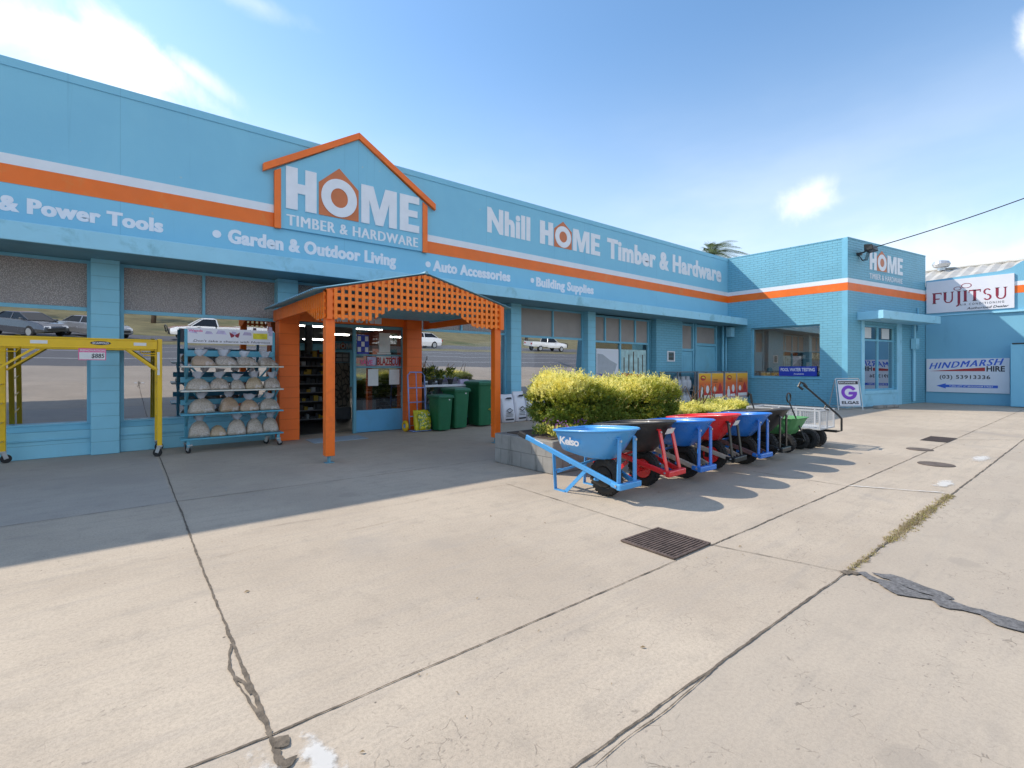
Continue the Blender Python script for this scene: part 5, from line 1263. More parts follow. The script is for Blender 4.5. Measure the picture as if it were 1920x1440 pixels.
conifer('golden_hedge', 'low spreading lime yellow conifer at the far end of the planter', 7.18, 10.25, 4.6, 5.75, .42, lambda x: .58 - .05 * math.sin(x * 3) + .02 * math.sin(x * 11), 16000, MG, .38, 5, .14, 'golden conifers in the planter')
# core twigs stop the sky showing straight through the big hedge
for k in range(9):
    x, y = 4.42 + (k % 5) * .11 + rnd.uniform(-.02, .02), 4.62 + (k // 5) * .30 + rnd.uniform(-.05, .05)
    nm = ['yellow leaved', 'purple flowered', 'lime leaved'][k % 3]
    g = thing('bedding_plant', ['small lime yellow bedding plant at the planter corner', 'small purple flowered bedding plant in front of the hedge', 'small green bedding plant at the planter corner'][k % 3], 'plant', (x, y, .43), 0, ['lime bedding plants', 'purple bedding plants', 'green bedding plants'][k % 3])
    def fn():
        d = rv(); d.z = abs(d.z); return (d.x * .07, d.y * .07, .02 + .13 * rnd.random()), d
    leafy(g, 'foliage', 130, [('leaf_lime', 'conifer_gold'), ('leaf_green', 'leaf_lime'), ('leaf_green', 'conifer_green')][k % 3], fn, (.03, .055), .4, .5)
    if k % 3 == 1:
        def fn2():
            d = rv(); d.z = abs(d.z); return (d.x * .07, d.y * .07, .13 + .1 * rnd.random()), d
        leafy(g, 'blossom', 40, ('petal_purple',), fn2, (.02, .035), .8, .3)

# ------------------------------------------------------------------ wheelbarrows
def tyre(b, c, R0, r, lugs=26, w=1.0):
    c = Vector(c); n = 36; m = 12; G = []
    for i in range(n):
        a = 2 * math.pi * i / n; row = []
        for k in range(m):
            t = 2 * math.pi * k / m; rr = R0 - r + r * math.cos(t) * (1.0 if math.cos(t) > 0 else .9)
            row.append(b.bm.verts.new(c + Vector((r * w * math.copysign(abs(math.sin(t)) ** .8, math.sin(t)), rr * math.cos(a), rr * math.sin(a)))))
        G.append(row)
    for i in range(n):
        for k in range(m): b._f([G[i][k], G[i][(k + 1) % m], G[(i + 1) % n][(k + 1) % m], G[(i + 1) % n][k]])
    for i in range(lugs):
        for s, of in ((-1, 0), (0, .5), (1, 0)):
            a = 2 * math.pi * (i + of) / lugs; u = Vector((0, math.cos(a), math.sin(a))); t = Vector((0, -math.sin(a), math.cos(a))); x = Vector((1, 0, 0))
            p = c + u * (R0 - .004 - abs(s) * r * .16) + x * s * r * .62 * w; q = u * .010
            hw, ht = x * r * .24 * w, t * R0 * math.pi / lugs * .62
            b.hexa([p - hw - ht - q, p + hw - ht - q, p + hw + ht - q, p - hw + ht - q, p - hw - ht + q * .7, p + hw - ht + q * .7, p + hw + ht + q * .7, p - hw + ht + q * .7])
def wheel_part(parent, c, R0, r, tm, hm, name='wheel', lugs=26):
    b = MB(); tyre(b, c, R0, r, lugs); w = b.build(name, M[tm], parent); w.data.shade_smooth(); auto_smooth(w, 40)
    b = MB(); rr = R0 - 2 * r + .012
    b.lathe([(rr, -.045), (rr, -.035), (rr * .82, -.028), (rr * .5, -.02), (.035, -.035), (.03, -.06), (.03, .06), (.035, .035), (rr * .5, .02), (rr * .82, .028), (rr, .035), (rr, .045)], c, (1, 0, 0), 24)
    for k in range(4):
        a = math.pi / 2 * k + .4
        for s in (-1, 1): b.cyl(Vector(c) + Vector((s * .024, .05 * math.cos(a), .05 * math.sin(a))), Vector(c) + Vector((s * .034, .05 * math.cos(a), .05 * math.sin(a))), .008, 8)
    rim = b.build('rim', M[hm], w); auto_smooth(rim, 40); return w
def tray_loop(hw, y0, y1, z0, z1, n=32):
    """plan outline: square shouldered at the back, round at the nose (−y)"""
    P = []; yc = y0 + (y1 - y0) * .56; 
    for k in range(n):
        a = 2 * math.pi * k / n; c, s_ = math.cos(a), math.sin(a)
        if s_ >= 0: x = math.copysign(abs(c) ** .38, c) * hw; y = yc + (y1 - yc) * abs(s_) ** .45
        else: x = math.copysign(abs(c) ** .9, c) * hw; y = yc - (yc - y0) * abs(s_) ** .97
        f = (y - y1) / (y0 - y1); P.append((x, y, z0 + (z1 - z0) * f))
    return P
def barrow(x, y, rz, tray, rail, front, hub, tym, label, leg=None, hi=0.0, ny=-.30, nz=.165):
    g = thing('wheelbarrow', label, 'wheelbarrow', (x, y, 0), rz, 'row of wheelbarrows beside the planter'); leg = leg or front
    wheel_part(g, (0, 0, .2), .2, .052, tym, hub)
    for s in (-1, 1):
        b = MB(); b.bar((s * .33, 1.02, .575), (s * .135, ny + .03, nz), .032, .055, (0, 0, 1)); h = b.build('rail', M[rail], g, bevel=.006)
        b = MB(); b.bar((s * .335, 1.05, .585), (s * .316, .93, .546), .040, .062); b.build('grip', M['black_rubber'], h, bevel=.01)
        b = MB(); b.bar((s * .262, .53, .40), (s * .235, .53, .012), .04, .010, (0, 1, 0)); b.bar((s * .235, .535, .006), (s * .235, .37, .006), .04, .012); b.bar((s * .235, .37, .008), (s * .195, .10, .285), .04, .010, (1, 0, 0)); b.build('leg', M[leg], g)
        b = MB(); b.bar((s * .13, ny + .03, nz + .02), (s * .122, -.275, .64 + hi), .052, .018, (0, 1, 0)); b.bar((s * .122, -.275, .645 + hi), (s * .115, -.20, .655 + hi), .052, .014, (0, 0, 1)); b.build('front_stay', M[front], g, bevel=.004)
    b = MB()
    for s in (-1, 1):
        b.cyl((s * .122, -.282, .62 + hi), (s * .122, -.30, .62 + hi), .012, 8); b.cyl((s * .16, ny + .03, nz + .01), (s * .182, ny + .03, nz + .01), .012, 8)
    b.build('bolt', M['galv'], g)
    b = MB(); b.bar((-.175, ny, nz), (.175, ny, nz), .055, .065); b.bar((-.15, ny + .02, nz), (-.15, ny + .10, nz + .015), .05, .05); b.bar((.15, ny + .02, nz), (.15, ny + .10, nz + .015), .05, .05); b.build('nose_bar', M[front], g, bevel=.012, segs=2)
    b = MB(); b.bar((-.25, .52, .22), (.25, .52, .22), .03, .01); b.bar((-.24, .5, .2), (.24, .3, .33), .025, .01, (0, 1, 0)); b.bar((.24, .5, .2), (-.24, .3, .33), .025, .01, (0, 1, 0)); b.cyl((-.19, 0, .2), (.19, 0, .2), .012, 8)
    for s in (-1, 1): b.box(s * .15 - .012, s * .15 + .012, -.02, .02, .18, .26)
    b.build('brace', M[leg], g)
    L = [tray_loop(.215, -.06, .46, .455, .395), tray_loop(.245, -.10, .485, .468, .408), tray_loop(.282, -.20, .505, .545, .52), tray_loop(.322, -.325, .535, .645 + hi * .4, .70 + hi), tray_loop(.330, -.35, .545, .665 + hi * .4, .73 + hi)]
    b = MB(); b.loft(L, (True, False)); t = b.build('tray', M[tray], g, smooth=True)
    so = t.modifiers.new('thick', 'SOLIDIFY'); so.thickness = .004; so.offset = -1
    b = MB(); b.tube([(p[0] * 1.018, p[1], p[2]) for p in tray_loop(.334, -.355, .550, .667 + hi * .4, .732 + hi)], .011, 8, close=True); b.build('tray_rim', M[tray], t, smooth=True)
    return g
hue = ('barrow_light_blue', 'barrow_light_blue', 'barrow_light_blue', 'black_metal', 'tyre_brown')
k1 = barrow(4.03, 3.42, 0.0, *hue, 'light blue steel wheelbarrow with white script lettering, nearest the camera in the row')
text('Kelso', (4.03 - .282, 3.42, .535), (0, -1, 0), Vector((-.36, 0, .933)), -.40 - 3.42 + 3.42, -.10, .005, .095, M['letter_white'], k1, shear=.35, bold=.03, lift=.016, spacing=.9)
b = MB(); b.bar((-.3095, .80, .525), (-.291, .68, .489), .001, .03); b.build('sticker', M['paper'], k1)
k2 = barrow(4.735, 3.45, .05, 'tray_black', 'barrow_red', 'barrow_red', 'barrow_red', 'black_rubber', 'wheelbarrow with black tray on a bright red frame and red wheel hub', hi=.03, ny=-.40, nz=.21)
b = MB(); b.hexa([(-.07, -.312, .625), (.07, -.312, .625), (.07, -.305, .625), (-.07, -.305, .625), (-.075, -.352, .69), (.075, -.352, .69), (.075, -.345, .69), (-.075, -.345, .69)]); b.build('name_plate', M['paper'], k2)
k3 = barrow(5.455, 3.38, -.015, 'barrow_blue', 'wood_rail', 'barrow_blue', 'black_metal', 'black_rubber', 'royal blue wheelbarrow with pale timber handles, between the black tray and the red tray')
k4 = barrow(6.20, 3.43, .045, 'barrow_red', 'wood_rail', 'black_metal', 'barrow_red', 'black_rubber', 'wheelbarrow with shiny red tray on a black frame', hi=.02, ny=-.36, nz=.19)
b = MB(); b.hexa([(-.06, -.31, .615), (.06, -.31, .615), (.06, -.303, .615), (-.06, -.303, .615), (-.06, -.348, .68), (.06, -.348, .68), (.06, -.341, .68), (-.06, -.341, .68)]); b.build('name_plate', M['paper'], k4)
k5 = barrow(6.89, 3.34, -.01, 'barrow_blue', 'brown_rail', 'barrow_blue', 'black_metal', 'tyre_brown', 'royal blue wheelbarrow with dark brown handles, just past the red tray')
k6 = barrow(7.60, 3.38, .06, 'tray_black', 'black_metal', 'black_metal', 'black_metal', 'black_rubber', 'all black wheelbarrow at the far end of the row', hi=.02)
# ------------------------------------------------------------------ dump carts and mesh trolley
def dump_cart(x, y, rz, tub, label, loop=True, hz=.95, lean=.0):
    g = thing('dump_cart', label, 'cart', (x, y, 0), rz, 'garden carts past the wheelbarrows')
    L = []
    for z, hx, y0, y1 in ((.27, .18, -.05, .55), (.36, .22, -.12, .62), (.53, .27, -.20, .70), (.545, .29, -.22, .72)):
        r_ = .07; L.append([(-hx + r_, y0, z), (hx - r_, y0, z), (hx, y0 + r_, z), (hx, y1 - r_, z), (hx - r_, y1, z), (-hx + r_, y1, z), (-hx, y1 - r_, z), (-hx, y0 + r_, z)])
    b = MB(); b.loft(L, (True, False)); t = b.build('tub', M[tub], g, smooth=False, bevel=.01); so = t.modifiers.new('thick', 'SOLIDIFY'); so.thickness = .006
    b = MB(); b.bar((0, -.22, .19), (0, .6, .23), .04, .03); b.bar((-.24, -.05, .15), (.24, -.05, .15), .025, .025); b.bar((-.24, .5, .15), (.24, .5, .15), .025, .025); b.bar((-.12, -.05, .15), (-.12, .1, .27), .02, .02); b.bar((.12, -.05, .15), (.12, .1, .27), .02, .02); b.build('chassis', M['black_metal'], g)
    for sx in (-1, 1):
        for yy in (-.05, .5): wheel_part(g, (sx * .26, yy, .15), .15, .042, 'black_rubber', 'black_metal', lugs=20)
    b = MB(); b.tube([(0, -.24, .19), (0, -.10 + lean, hz - .16)], .012, 8)
    h = b.build('pull_handle', M['black_metal'], g)
    b = MB()
    if loop: b.tube([(.075 * math.sin(a), -.09 + lean, hz - .08 - .075 * math.cos(a)) for a in np.linspace(0, 2 * math.pi, 18, False)], .012, 8, close=True)
    else: b.tube([(0, -.10 + lean, hz - .17), (0, -.08 + lean, hz - .04), (0, -.05 + lean, hz - .01), (.0, -.03 + lean, hz - .08)], .02, 8)
    b.build('hand_grip', M['black_metal'], h); return g
dump_cart(8.62, 3.42, 0, 'green_tub', 'small green tub dump cart with an upright loop handle', True, .95, .1)
dump_cart(8.12, 3.85, .05, 'tray_black', 'dark cart mostly hidden behind the black wheelbarrow, only its pale handle showing', False, .96, .05)
tr = thing('mesh_trolley', 'white wire mesh sided garden trolley with fat black tyres and pull handle', 'trolley', (9.52, 3.17, 0))
TW, TL, Z0, Z1 = .64, 1.22, .33, .62
b = MB(); x0, x1 = -.32, .32
for x in (x0, x1):
    for y in (0, .3, .61, .92, TL): b.box(x - .012, x + .012, y - .012, y + .012, Z0, Z1)
    b.box(x - .014, x + .014, -.012, TL, Z1, Z1 + .024); b.box(x - .014, x + .014, -.012, TL, Z0 - .02, Z0 + .004)
for y in (0, TL):
    b.box(x0, x1, y - .014, y + .014, Z1 + .001, Z1 + .023); b.box(x0, x1, y - .014, y + .014, Z0 - .019, Z0 + .003); b.box(-.012, .012, y - .012, y + .012, Z0, Z1)
b.build('frame', M['mesh_white'], tr)
def mesh_panel(a, c, z0, z1, step=.03):
    a, c = Vector(a), Vector(c); b = MB(); d = c - a; n = int(d.length / step)
    for k in range(1, n): p = a + d * k / n; b.bar(p + Vector((0, 0, z0)), p + Vector((0, 0, z1)), .0035, .0035, (0, 1, 0))
    m = int((z1 - z0) / step)
    for k in range(1, m): z = z0 + (z1 - z0) * k / m; b.bar(a + Vector((0, 0, z)), c + Vector((0, 0, z)), .0035, .0035)
    return b.build('mesh_side', M['mesh_white'], tr)
mesh_panel((x0, 0, 0), (x0, TL, 0), Z0, Z1); mesh_panel((x1, 0, 0), (x1, TL, 0), Z0, Z1); mesh_panel((x0, 0, 0), (x1, 0, 0), Z0, Z1); mesh_panel((x0, TL, 0), (x1, TL, 0), Z0, Z1)
b = MB(); b.box(x0, x1, 0, TL, Z0 - .012, Z0 - .002); b.build('mesh_floor', M['mesh_white'], tr)
b = MB(); b.bar((0, -.15, .28), (0, TL - .1, .28), .05, .04); b.bar((-.42, .13, .2), (.1, .13, .2), .03, .03); b.bar((-.3, TL - .2, .2), (.3, TL - .2, .2), .03, .03)
for y in (.13, TL - .2):
    for s in (-1, 1): b.bar((s * .2, y, .2), (s * .2, y, .31), .03, .03)
b.build('chassis', M['black_metal'], tr)
for wx, yy in ((-.44, .13), (-.13, .13), (-.33, TL - .2), (.33, TL - .2)): wheel_part(tr, (wx, yy, .165), .165, .058, 'black_rubber', 'black_metal', lugs=22)
b = MB(); b.tube([(0, -.15, .28), (0, -.22, .30), (0, -.22, .50), (0, -.17, .56), (-.10, .22, .96), (-.14, .32, 1.06)], .017, 8)
h = b.build('pull_handle', M['black_metal'], tr)
b = MB(); b.tube([(-.12, .27, 1.02), (-.13, .31, 1.08), (-.15, .36, 1.11), (-.17, .39, 1.04), (-.13, .33, .98)], .022, 8); b.tube([(-.06, .05, .80), (-.03, .0, .74), (-.06, .02, .66), (-.03, -.04, .64)], .014, 6); b.build('hand_grip', M['black_plastic'], h)

# ------------------------------------------------------------------ gas cylinder cages
def posters():
    m, t, p, co = base_mat('poster_orange'); z = t.xyz(co)[2]
    c = t.mix(t.step(z, 1.15, .78), (.80, .45, .03), (.70, .13, .02)); c = t.mix(t.step(z, .62, .48), c, (.50, .03, .02))
    t.put(p.inputs['Base Color'], c); p.inputs['Roughness'].default_value = .35; M['poster_orange'] = m
posters()
def cage(x0, x1, y, label, closed):
    w = x1 - x0; g = thing('gas_cage', label, 'gas cage', ((x0 + x1) / 2, y, 0), 0, 'gas cylinder cages in the corner'); H_ = 1.22
    b = MB()
    for x in (-w / 2 + .02, w / 2 - .02):
        for yy in (-.33, .33): b.box(x - .02, x + .02, yy - .02, yy + .02, 0, H_)
    b.box(-w / 2, w / 2, -.36, .36, H_, H_ + .025); b.box(-w / 2 + .02, w / 2 - .02, -.34, .34, .08, .11); b.box(-w / 2 + .02, w / 2 - .02, -.34, .34, .60, .62)
    b.build('cage_frame', M['cage_grey'], g)
    b = MB()
    for k in range(int(w / .06)): b.box(-w / 2 + .04 + k * .06, -w / 2 + .046 + k * .06, .33, .338, .11, H_)
    b.build('back_mesh', M['cage_grey'], g)
    if closed:
        for s in (-1, 1):
            xc = s * w / 4; hw = w / 4 - .04
            b = MB(); b.box(xc - hw - .025, xc + hw + .025, -.375, -.36, .06, 1.20); d = b.build('door', M['gas_grey'], g)
            b = MB(); b.box(xc - hw, xc + hw, -.381, -.3755, .30, 1.18); b.build('poster', M['poster_orange'], d)
            f = (0, -.3815, 0); b = MB(); dv = (0, -.003, 0)
            def E(cx, cz, rx, rz, n=16): b.prism([(xc + cx + rx * math.cos(a), cz + rz * math.sin(a)) for a in np.linspace(0, 2 * math.pi, n, False)], f, EX, EZ, dv)
            if s < 0:
                b.prism([(xc - .27, .32), (xc - .08, .32), (xc - .08, .56), (xc - .13, .62), (xc - .13, .70), (xc - .22, .70), (xc - .22, .62), (xc - .27, .56)], f, EX, EZ, dv); E(.16, .62, .10, .14)
                b.prism([(xc - .05, .32), (xc + .3, .32), (xc + .3, .42), (xc - .05, .42)], f, EX, EZ, dv)
            else:
                E(-.2, .62, .09, .1); b.prism([(xc - .34, .32), (xc + .33, .32), (xc + .33, .44), (xc - .34, .44)], f, EX, EZ, dv)
            b.build('white_print', M['paper'], d)
            b = MB()
            if s < 0: E(-.12, 1.02, .17, .09)
            else: b.prism([(xc + .16, .84), (xc + .29, .66), (xc + .27, .56), (xc + .16, .52), (xc + .05, .56), (xc + .03, .66)], f, EX, EZ, dv)
            b.build('red_print', M['sign_red'], d)
            b = MB(); f = (0, -.385, 0)
            if s < 0: b.prism([(xc - .24, 1.03), (xc, 1.0), (xc - .06, 1.06), (xc - .16, 1.07)], f, EX, EZ, dv)
            else:
                for k in range(3): b.prism([(xc - .3, .95 - k * .05), (xc - .02, .95 - k * .05), (xc - .02, .965 - k * .05), (xc - .3, .965 - k * .05)], f, EX, EZ, dv)
            b.build('yellow_print' if s < 0 else 'dark_print', M['bright_yellow' if s < 0 else 'stem_brown'], d)
    return g
cage(14.25, 15.33, 9.42, 'open grey gas cage showing two rows of cylinders', False)
cage(15.40, 17.12, 9.40, 'gas cage with orange posters next to the open cage', True)
cage(17.16, 18.92, 9.38, 'gas cage with orange posters next to the side wall', True)
def cyl_(x, y, z, label):
    g = thing('gas_cylinder', label, 'gas cylinder', (x, y, z), 0, 'gas cylinders in the open cage')
    b = MB(); b.lathe([(.11, 0), (.11, .03), (.145, .06), (.155, .12), (.155, .26), (.14, .33), (.09, .37), (.05, .38)], (0, 0, 0), n=20); b.build('tank', M['gas_grey'], g, smooth=True)
    b = MB(); b.ring((0, 0, .36), (1, 0, 0), (0, 1, 0), (0, 0, .10), .10, .10, .092, .092, 20); b.cyl((0, 0, .37), (0, 0, .43), .02, 8); b.build('collar', M['gas_grey'], g); return g
for z, rn in ((.625, 'upper'), (.112, 'lower')):
    for k, x in enumerate((14.52, 14.86, 15.14)): cyl_(x, 9.3, z, f"grey gas cylinder, {['left', 'middle', 'right'][k]} on the {rn} shelf of the open cage")

# ------------------------------------------------------------------ gas A-frame sign, grate, covers
es = thing('a_frame_sign', 'white A-frame gas sign with big purple letter in front of the wing corner', 'sign', (18.66, 5.62, 0), R(-38.75))
b = MB()
def frame_tube(y0, y1): b.tube([(-.40, y0, .0), (-.39, y1, .98), (-.36, y1, 1.02), (.36, y1, 1.02), (.39, y1, .98), (.40, y0, 0)], .014, 8); b.tube([(-.40, y0 + (y1 - y0) * .1, .1), (.40, y0 + (y1 - y0) * .1, .1)], .012, 8)
frame_tube(-.16, .0); frame_tube(.34, .03); b.build('frame', M['galv'], es)
b = MB(); b.hexa([(-.34, -.152, .14), (.34, -.152, .14), (.34, -.144, .14), (-.34, -.144, .14), (-.34, -.022, .97), (.34, -.022, .97), (.34, -.014, .97), (-.34, -.014, .97)]); b.build('sign_panel', M['sign_white'], es)
sl = Vector((0, .13, .83)).normalized()
so_ = Vector((0, -.154, .14)); nn = Vector((1, 0, 0)).cross(sl)
b = MB(); b.prism([(-.32, .70), (.32, .70), (.32, .81), (-.32, .81)], so_ + nn * .001, (1, 0, 0), sl, nn * .003); b.build('header_band', M['ink'], es)
b = MB(); N = 40; C_ = (0, .43)
a0_, a1_ = R(28), R(360)
P = [(C_[0] + .255 * math.cos(a0_ + (a1_ - a0_) * k / N), C_[1] + .235 * math.sin(a0_ + (a1_ - a0_) * k / N)) for k in range(N + 1)]; Q = [(C_[0] + .145 * math.cos(a0_ + (a1_ - a0_) * k / N), C_[1] + .13 * math.sin(a0_ + (a1_ - a0_) * k / N)) for k in range(N + 1)]
for k in range(N): b.prism([P[k], P[k + 1], Q[k + 1], Q[k]], so_ + nn * .001, (1, 0, 0), sl, nn * .003)
b.prism([(-.03, .36), (.255, .36), (.255, .455), (-.01, .455)], so_ + nn * .001, (1, 0, 0), sl, nn * .0035); b.build('purple_emblem', M['purple'], es)
def text_local(s, x0, x1, base, cap, mat, parent, bold, lift):
    pl_ = Vector(parent.location); return text(s, so_ + pl_, (1, 0, 0), sl, x0, x1, base, cap, mat, parent, bold=bold, lift=lift)
text_local('EXCHANGE', -.29, .24, .73, .055, M['paper'], es, .02, .006); text_local('ELGAS', -.27, .28, .05, .10, M['ink'], es, .035, .003)
gr = thing('drain_grate', 'square rusty drain grate in the concrete near the wheelbarrows', 'drain grate', (3.285, 2.2, 0))
b = MB(); b.box(-.24, .24, -.235, .235, .001, .006); b.build('shade_plate', M['car_black'], gr)  # flat black plate, painted shade in place of a deep pit
b = MB()
for s in (-1, 1): b.box(s * .235 - .012, s * .235 + .012, -.235, .235, .006, .016); b.box(-.223, .223, s * .228 - .010, s * .228 + .010, .006, .0155)
b.build('frame', M['rust_grate'], gr)
b = MB()
for k in range(15): b.box(-.222, .222, -.208 + k * .0285, -.208 + k * .0285 + .015, .0065, .0145)
b.build('bar', M['rust_grate'], gr)
for (x, y, r_, l) in ((8.95, 1.62, .205, 'larger round iron service cover in the concrete at the right'), (10.39, 2.09, .18, 'smaller round iron service cover beyond the larger one')):
    b = MB(); b.lathe([(r_, .001), (r_, .007), (r_ - .012, .008), (r_ - .014, .005), (r_ - .02, .005), (r_ - .022, .008), (.01, .009)], (0, 0, 0), n=36); o = tag(b.build('service_cover', M['iron_cover']), l, 'manhole cover', 'round service covers'); o.location = (x, y, 0)
g2 = thing('drain_grate', 'second drain grate far off in the concrete by the long joint', 'drain grate', (12.15, 2.16, 0))
b = MB(); b.box(-.42, .42, -.2, .2, .001, .006); b.build('shade_plate', M['car_black'], g2)  # black plate again stands for the shade below the bars
b = MB()
for k in range(14): b.box(-.40, .40, -.19 + k * .028, -.178 + k * .028, .0065, .014)
b.build('bar', M['rust_grate'], g2)

# ------------------------------------------------------------------ palm behind the shop
pm = thing('palm_tree', 'feathery palm crown rising behind the shop parapet', 'palm', (37.8, 20.9, 0))
b = MB(); b.tube([(0, 0, 0), (.1, 0, 5), (.05, .05, 10.7)], [.30, .25, .24], 12); b.build('trunk', M['bark'], pm, smooth=True)
V = []; F = []; I = []; rp = random.Random(4)
for k in range(44):
    az = rp.uniform(0, 6.283); el = rp.uniform(-.1, 1.25); L_ = rp.uniform(2.1, 2.9); dirn = Vector((math.cos(az), math.sin(az), 0)); wind = Vector((.32, -.25, 0))
    prev = Vector((0, 0, 10.7)); 
    for s in range(26):
        f = (s + 1) / 26; p = Vector((0, 0, 10.7)) + (dirn * math.cos(el) + wind * f) * L_ * f + Vector((0, 0, math.sin(el) * L_ * f - 1.15 * L_ * f * f * .55))
        t = (p - prev).normalized(); side = t.cross(Vector((0, 0, 1))).normalized(); upv = side.cross(t); ll = .62 * (math.sin(math.pi * min(1, f * .9 + .1)) ** .7)
        n = len(V); V += [prev - side * .015, prev + side * .015, p + side * .012, p - side * .012]; F.append((n, n + 1, n + 2, n + 3)); I.append(0)
        for sg in (-1, 1):
            q = p + (side * sg * .75 + t * .7 - Vector((0, 0, .35)) + upv * .1) * ll; w_ = t * .022
            n = len(V); V += [p - w_, p + w_, q + w_ * .2, q - w_ * .2]; F.append((n, n + 1, n + 2, n + 3)); I.append(0)
        prev = p
mesh_obj('crown', fast_mesh('crown', [tuple(v) for v in V], F, I), M['palm_leaf'], pm)

# ------------------------------------------------------------------ across the road: seen reflected in the shop windows
def car(x, y, rz, paint_, label, kind='sedan'):
    z = gz(y) + .006; g = thing('parked_car' if kind == 'sedan' else 'parked_ute', label, 'car' if kind == 'sedan' else 'ute', (x, y, z), rz, 'vehicles parked across the road')
    def sec(xp, hw, z0, z1, t=.92): return [(xp, -hw * .96, z0), (xp, -hw, z0 + (z1 - z0) * .45), (xp, -hw * t, z1), (xp, hw * t, z1), (xp, hw, z0 + (z1 - z0) * .45), (xp, hw * .96, z0)]
    b = MB()
    if kind == 'sedan':
        b.loft([sec(-2.32, .72, .42, .78), sec(-2.2, .86, .28, .96), (sec(-1.2, .9, .22, 1.02)), sec(0, .9, .2, .98), sec(1.0, .9, .22, .95), sec(1.9, .86, .26, .84), sec(2.3, .72, .34, .66)]); bd = b.build('body', M[paint_], g, bevel=.05, segs=2)
        c0, c1 = -2.0, 1.25
        b = MB(); b.loft([[(-1.95, -.72, .95), (1.15, -.74, .95), (1.15, .74, .95), (-1.95, .72, .95)], [(-1.15, -.56, 1.42), (.15, -.57, 1.42), (.15, .57, 1.42), (-1.15, .56, 1.42)]]); b.build('window_glass', M['car_glass'], g, bevel=.02)
        b = MB(); b.loft([[(-1.2, -.57, 1.41), (.2, -.58, 1.41), (.2, .58, 1.41), (-1.2, .57, 1.41)], [(-1.0, -.5, 1.455), (0.0, -.5, 1.455), (0.0, .5, 1.455), (-1.0, .5, 1.455)]])
        for s in (-1, 1):
            b.bar((.18, s * .575, 1.41), (1.16, s * .735, .96), .05, .04); b.bar((-1.18, s * .57, 1.41), (-1.9, s * .71, .98), .09, .04); b.bar((-.35, s * .58, 1.41), (-.33, s * .745, .97), .07, .03)
        b.build('roof', M[paint_], g, bevel=.015); fx, rx, wy = 1.42, -1.35, .80; ex, bx = 2.31, -2.33; zl = .62
    else:
        b.loft([sec(-.2, .88, .42, 1.1), sec(1.1, .9, .4, 1.08), sec(2.2, .88, .42, 1.0), sec(2.6, .8, .45, .85)]); bd = b.build('body', M[paint_], g, bevel=.05, segs=2)
        b = MB(); b.loft([sec(-2.6, .9, .55, 1.08, .98), sec(-.25, .9, .5, 1.08, .98)]); b.build('tray', M[paint_], g, bevel=.02)
        b = MB(); b.loft([[(-.35, -.8, 1.08), (1.3, -.8, 1.08), (1.3, .8, 1.08), (-.35, .8, 1.08)], [(-.2, -.62, 1.62), (.55, -.62, 1.62), (.55, .62, 1.62), (-.2, .62, 1.62)]]); b.build('window_glass', M['car_glass'], g, bevel=.02)
        b = MB(); b.loft([[(-.25, -.64, 1.6), (.6, -.64, 1.6), (.6, .64, 1.6), (-.25, .64, 1.6)], [(-.1, -.55, 1.68), (.45, -.55, 1.68), (.45, .55, 1.68), (-.1, .55, 1.68)]])
        for s in (-1, 1): b.bar((.58, s * .63, 1.6), (1.3, s * .79, 1.09), .06, .05); b.bar((-.22, s * .63, 1.6), (-.34, s * .79, 1.09), .08, .05)
        b.build('roof', M[paint_], g, bevel=.015); fx, rx, wy = 1.75, -1.5, .80; ex, bx = 2.6, -2.6; zl = .72
        b = MB(); b.tube([(2.68, -.75, .5), (2.76, -.7, .95), (2.78, 0, 1.05), (2.76, .7, .95), (2.68, .75, .5)], .04, 8); b.tube([(2.74, -.75, .7), (2.74, .75, .7)], .035, 8); b.build('bull_bar', M['black_metal'], g)
    for xx in (fx, rx):
        for s in (-1, 1):
            b = MB(); b.cyl((xx, s * (wy - .1), .33), (xx, s * (wy + .11), .33), .33, 24); w = b.build('wheel', M['black_rubber'], g, bevel=.03); b = MB(); b.cyl((xx, s * (wy + .112), .33), (xx, s * (wy + .118), .33), .21, 16); b.build('rim', M['galv'], w)
    for s in (-1, 1):
        b = MB(); b.hexa([(ex - .25, s * .5 - .16, zl - .03), (ex + .01, s * .5 - .16, zl - .05), (ex - .03, s * .5 + .16, zl - .05), (ex - .25, s * .5 + .16, zl - .03), (ex - .3, s * .5 - .16, zl + .11), (ex - .03, s * .5 - .16, zl + .08), (ex - .06, s * .5 + .16, zl + .08), (ex - .3, s * .5 + .16, zl + .11)]); b.build('headlight', M['head_lamp'], g)
        b = MB(); b.box(bx - .01, bx + .14, s * .62 - .14, s * .62 + .14, zl + .06, zl + .24); b.build('tail_light', M['tail_lamp'], g)
        b = MB(); b.box(.75, .95, s * .92 - .08, s * .92 + .08, .98, 1.1); b.build('wing_mirror', M[paint_], g, bevel=.03)
    b = MB(); b.box(ex - .04, ex + .025, -.5, .5, .42, .56); b.build('grille', M['car_black'], g)
    return g
car(-4.5, -22.6, R(52), 'car_grey', 'grey sedan reflected in the leftmost shop window')
car(-1.3, -22.9, R(50), 'car_silver', 'silver sedan reflected beside the blue pillar in the left window')
car(5.3, -22.6, R(178), 'car_white', 'white ute reflected in the window to the left of the bag rack', 'ute')
car(9.9, -25.0, R(3), 'car_white', 'white ute reflected above the bag rack banner', 'ute')
car(22.8, -22.8, R(178), 'car_white', 'white sedan reflected in the window above the green bins')
car(39.5, -22.4, R(4), 'car_white', 'white ute with black bull bar reflected in the window beyond the porch', 'ute')
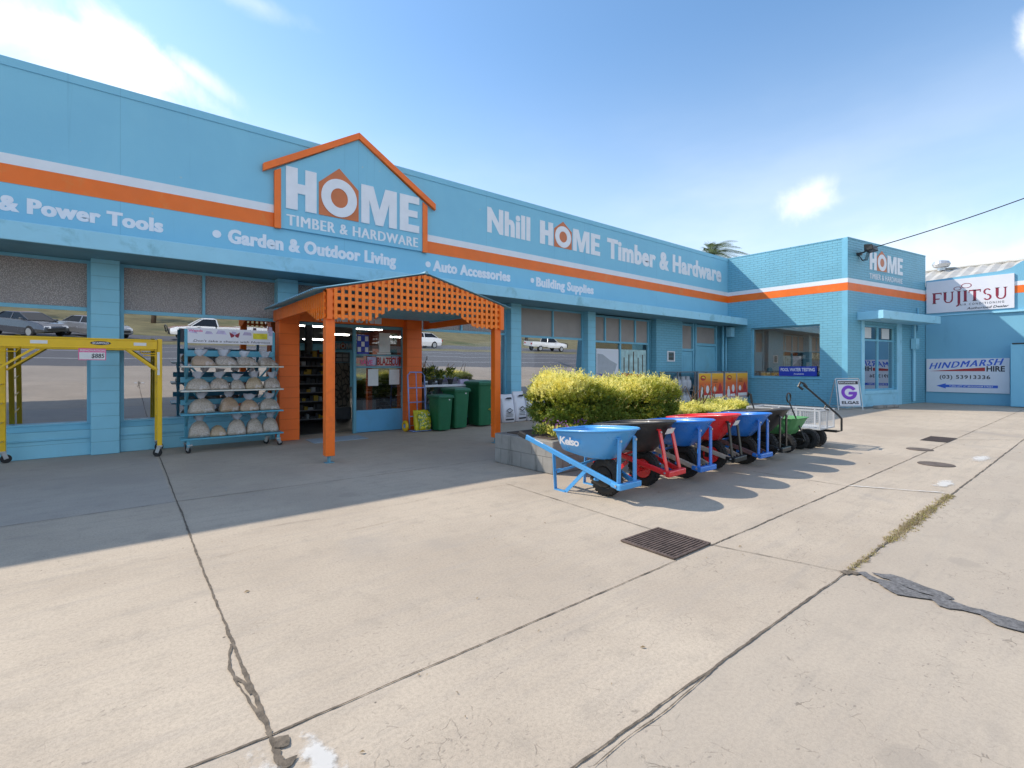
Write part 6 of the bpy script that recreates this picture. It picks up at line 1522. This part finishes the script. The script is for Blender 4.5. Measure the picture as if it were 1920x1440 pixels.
def tree(x, y, h, label, seed):
    r_ = random.Random(seed); z = gz(y); g = thing('gum_tree', label, 'tree', (x, y, z), 0, 'trees across the road')
    b = MB(); b.tube([(0, 0, -.1), (.1, .05, h * .3), (.0, .1, h * .55)], [.24, .18, .10], 10); tips = []
    for k in range(9):
        a = r_.uniform(0, 6.28); p0 = Vector((.05, .07, h * r_.uniform(.25, .5))); p1 = p0 + Vector((math.cos(a), math.sin(a), r_.uniform(.5, 1.1))) * h * r_.uniform(.18, .28); b.tube([p0, (p0 + p1) / 2 + Vector((0, 0, .15)), p1], [.09, .06, .03], 7); tips += [p1, (p0 + p1) / 2]
    b.build('trunk', M['bark'], g, smooth=True); cl = [t + Vector((r_.gauss(0, .5), r_.gauss(0, .5), r_.gauss(.3, .4))) for t in tips for _ in range(3)]
    def fn():
        c = r_.choice(cl); d = rv(); return c + d * r_.uniform(.2, .85), d
    leafy(g, 'crown', 3500, ('gum_leaf', 'leaf_green', 'gum_leaf'), fn, (.14, .28), .45, -.2)
for k, (x, y, h, l) in enumerate(((-9, -36, 8, 'shady gum tree behind the reflected grey sedan'), (2.5, -38, 9, 'tall gum tree behind the reflected white ute'), (15, -37, 7.5, 'gum tree behind the ute reflected above the rack'), (30, -40, 9, 'gum tree behind the car reflected above the bins'), (48, -36, 8, 'gum tree behind the ute with the bull bar'))): tree(x, y, h, l, 20 + k)
bh = thing('brick_building', 'low red brick building across the road with a pale iron roof', 'building', (8, -60, gz(-60)))
for k, (x, y, h, l) in enumerate(((62, -48, 10, 'large gum tree far to the right across the road'), (78, -60, 12, 'tall gum tree on the far bank across the road'), (95, -70, 12, 'most distant gum tree on the far bank'))): tree(x, y, h, l, 40 + k)
b = MB(); b.box(-40, 34, -6, 0, -.5, 3.4); b.build('wall', M['red_brick'], bh)
b = MB(); b.hexa([(-41, -7, 3.4), (35, -7, 3.4), (35, .8, 3.4), (-41, .8, 3.4), (-41, -3.4, 5.2), (35, -3.4, 5.2), (35, -3.0, 5.2), (-41, -3.0, 5.2)]); b.build('roof', M['roof_iron'], bh)
for k in range(11):
    b = MB(); b.box(-36 + k * 6.4, -33.6 + k * 6.4, .002, .05, 1.0, 2.5); b.build('window', M['car_glass'], bh)
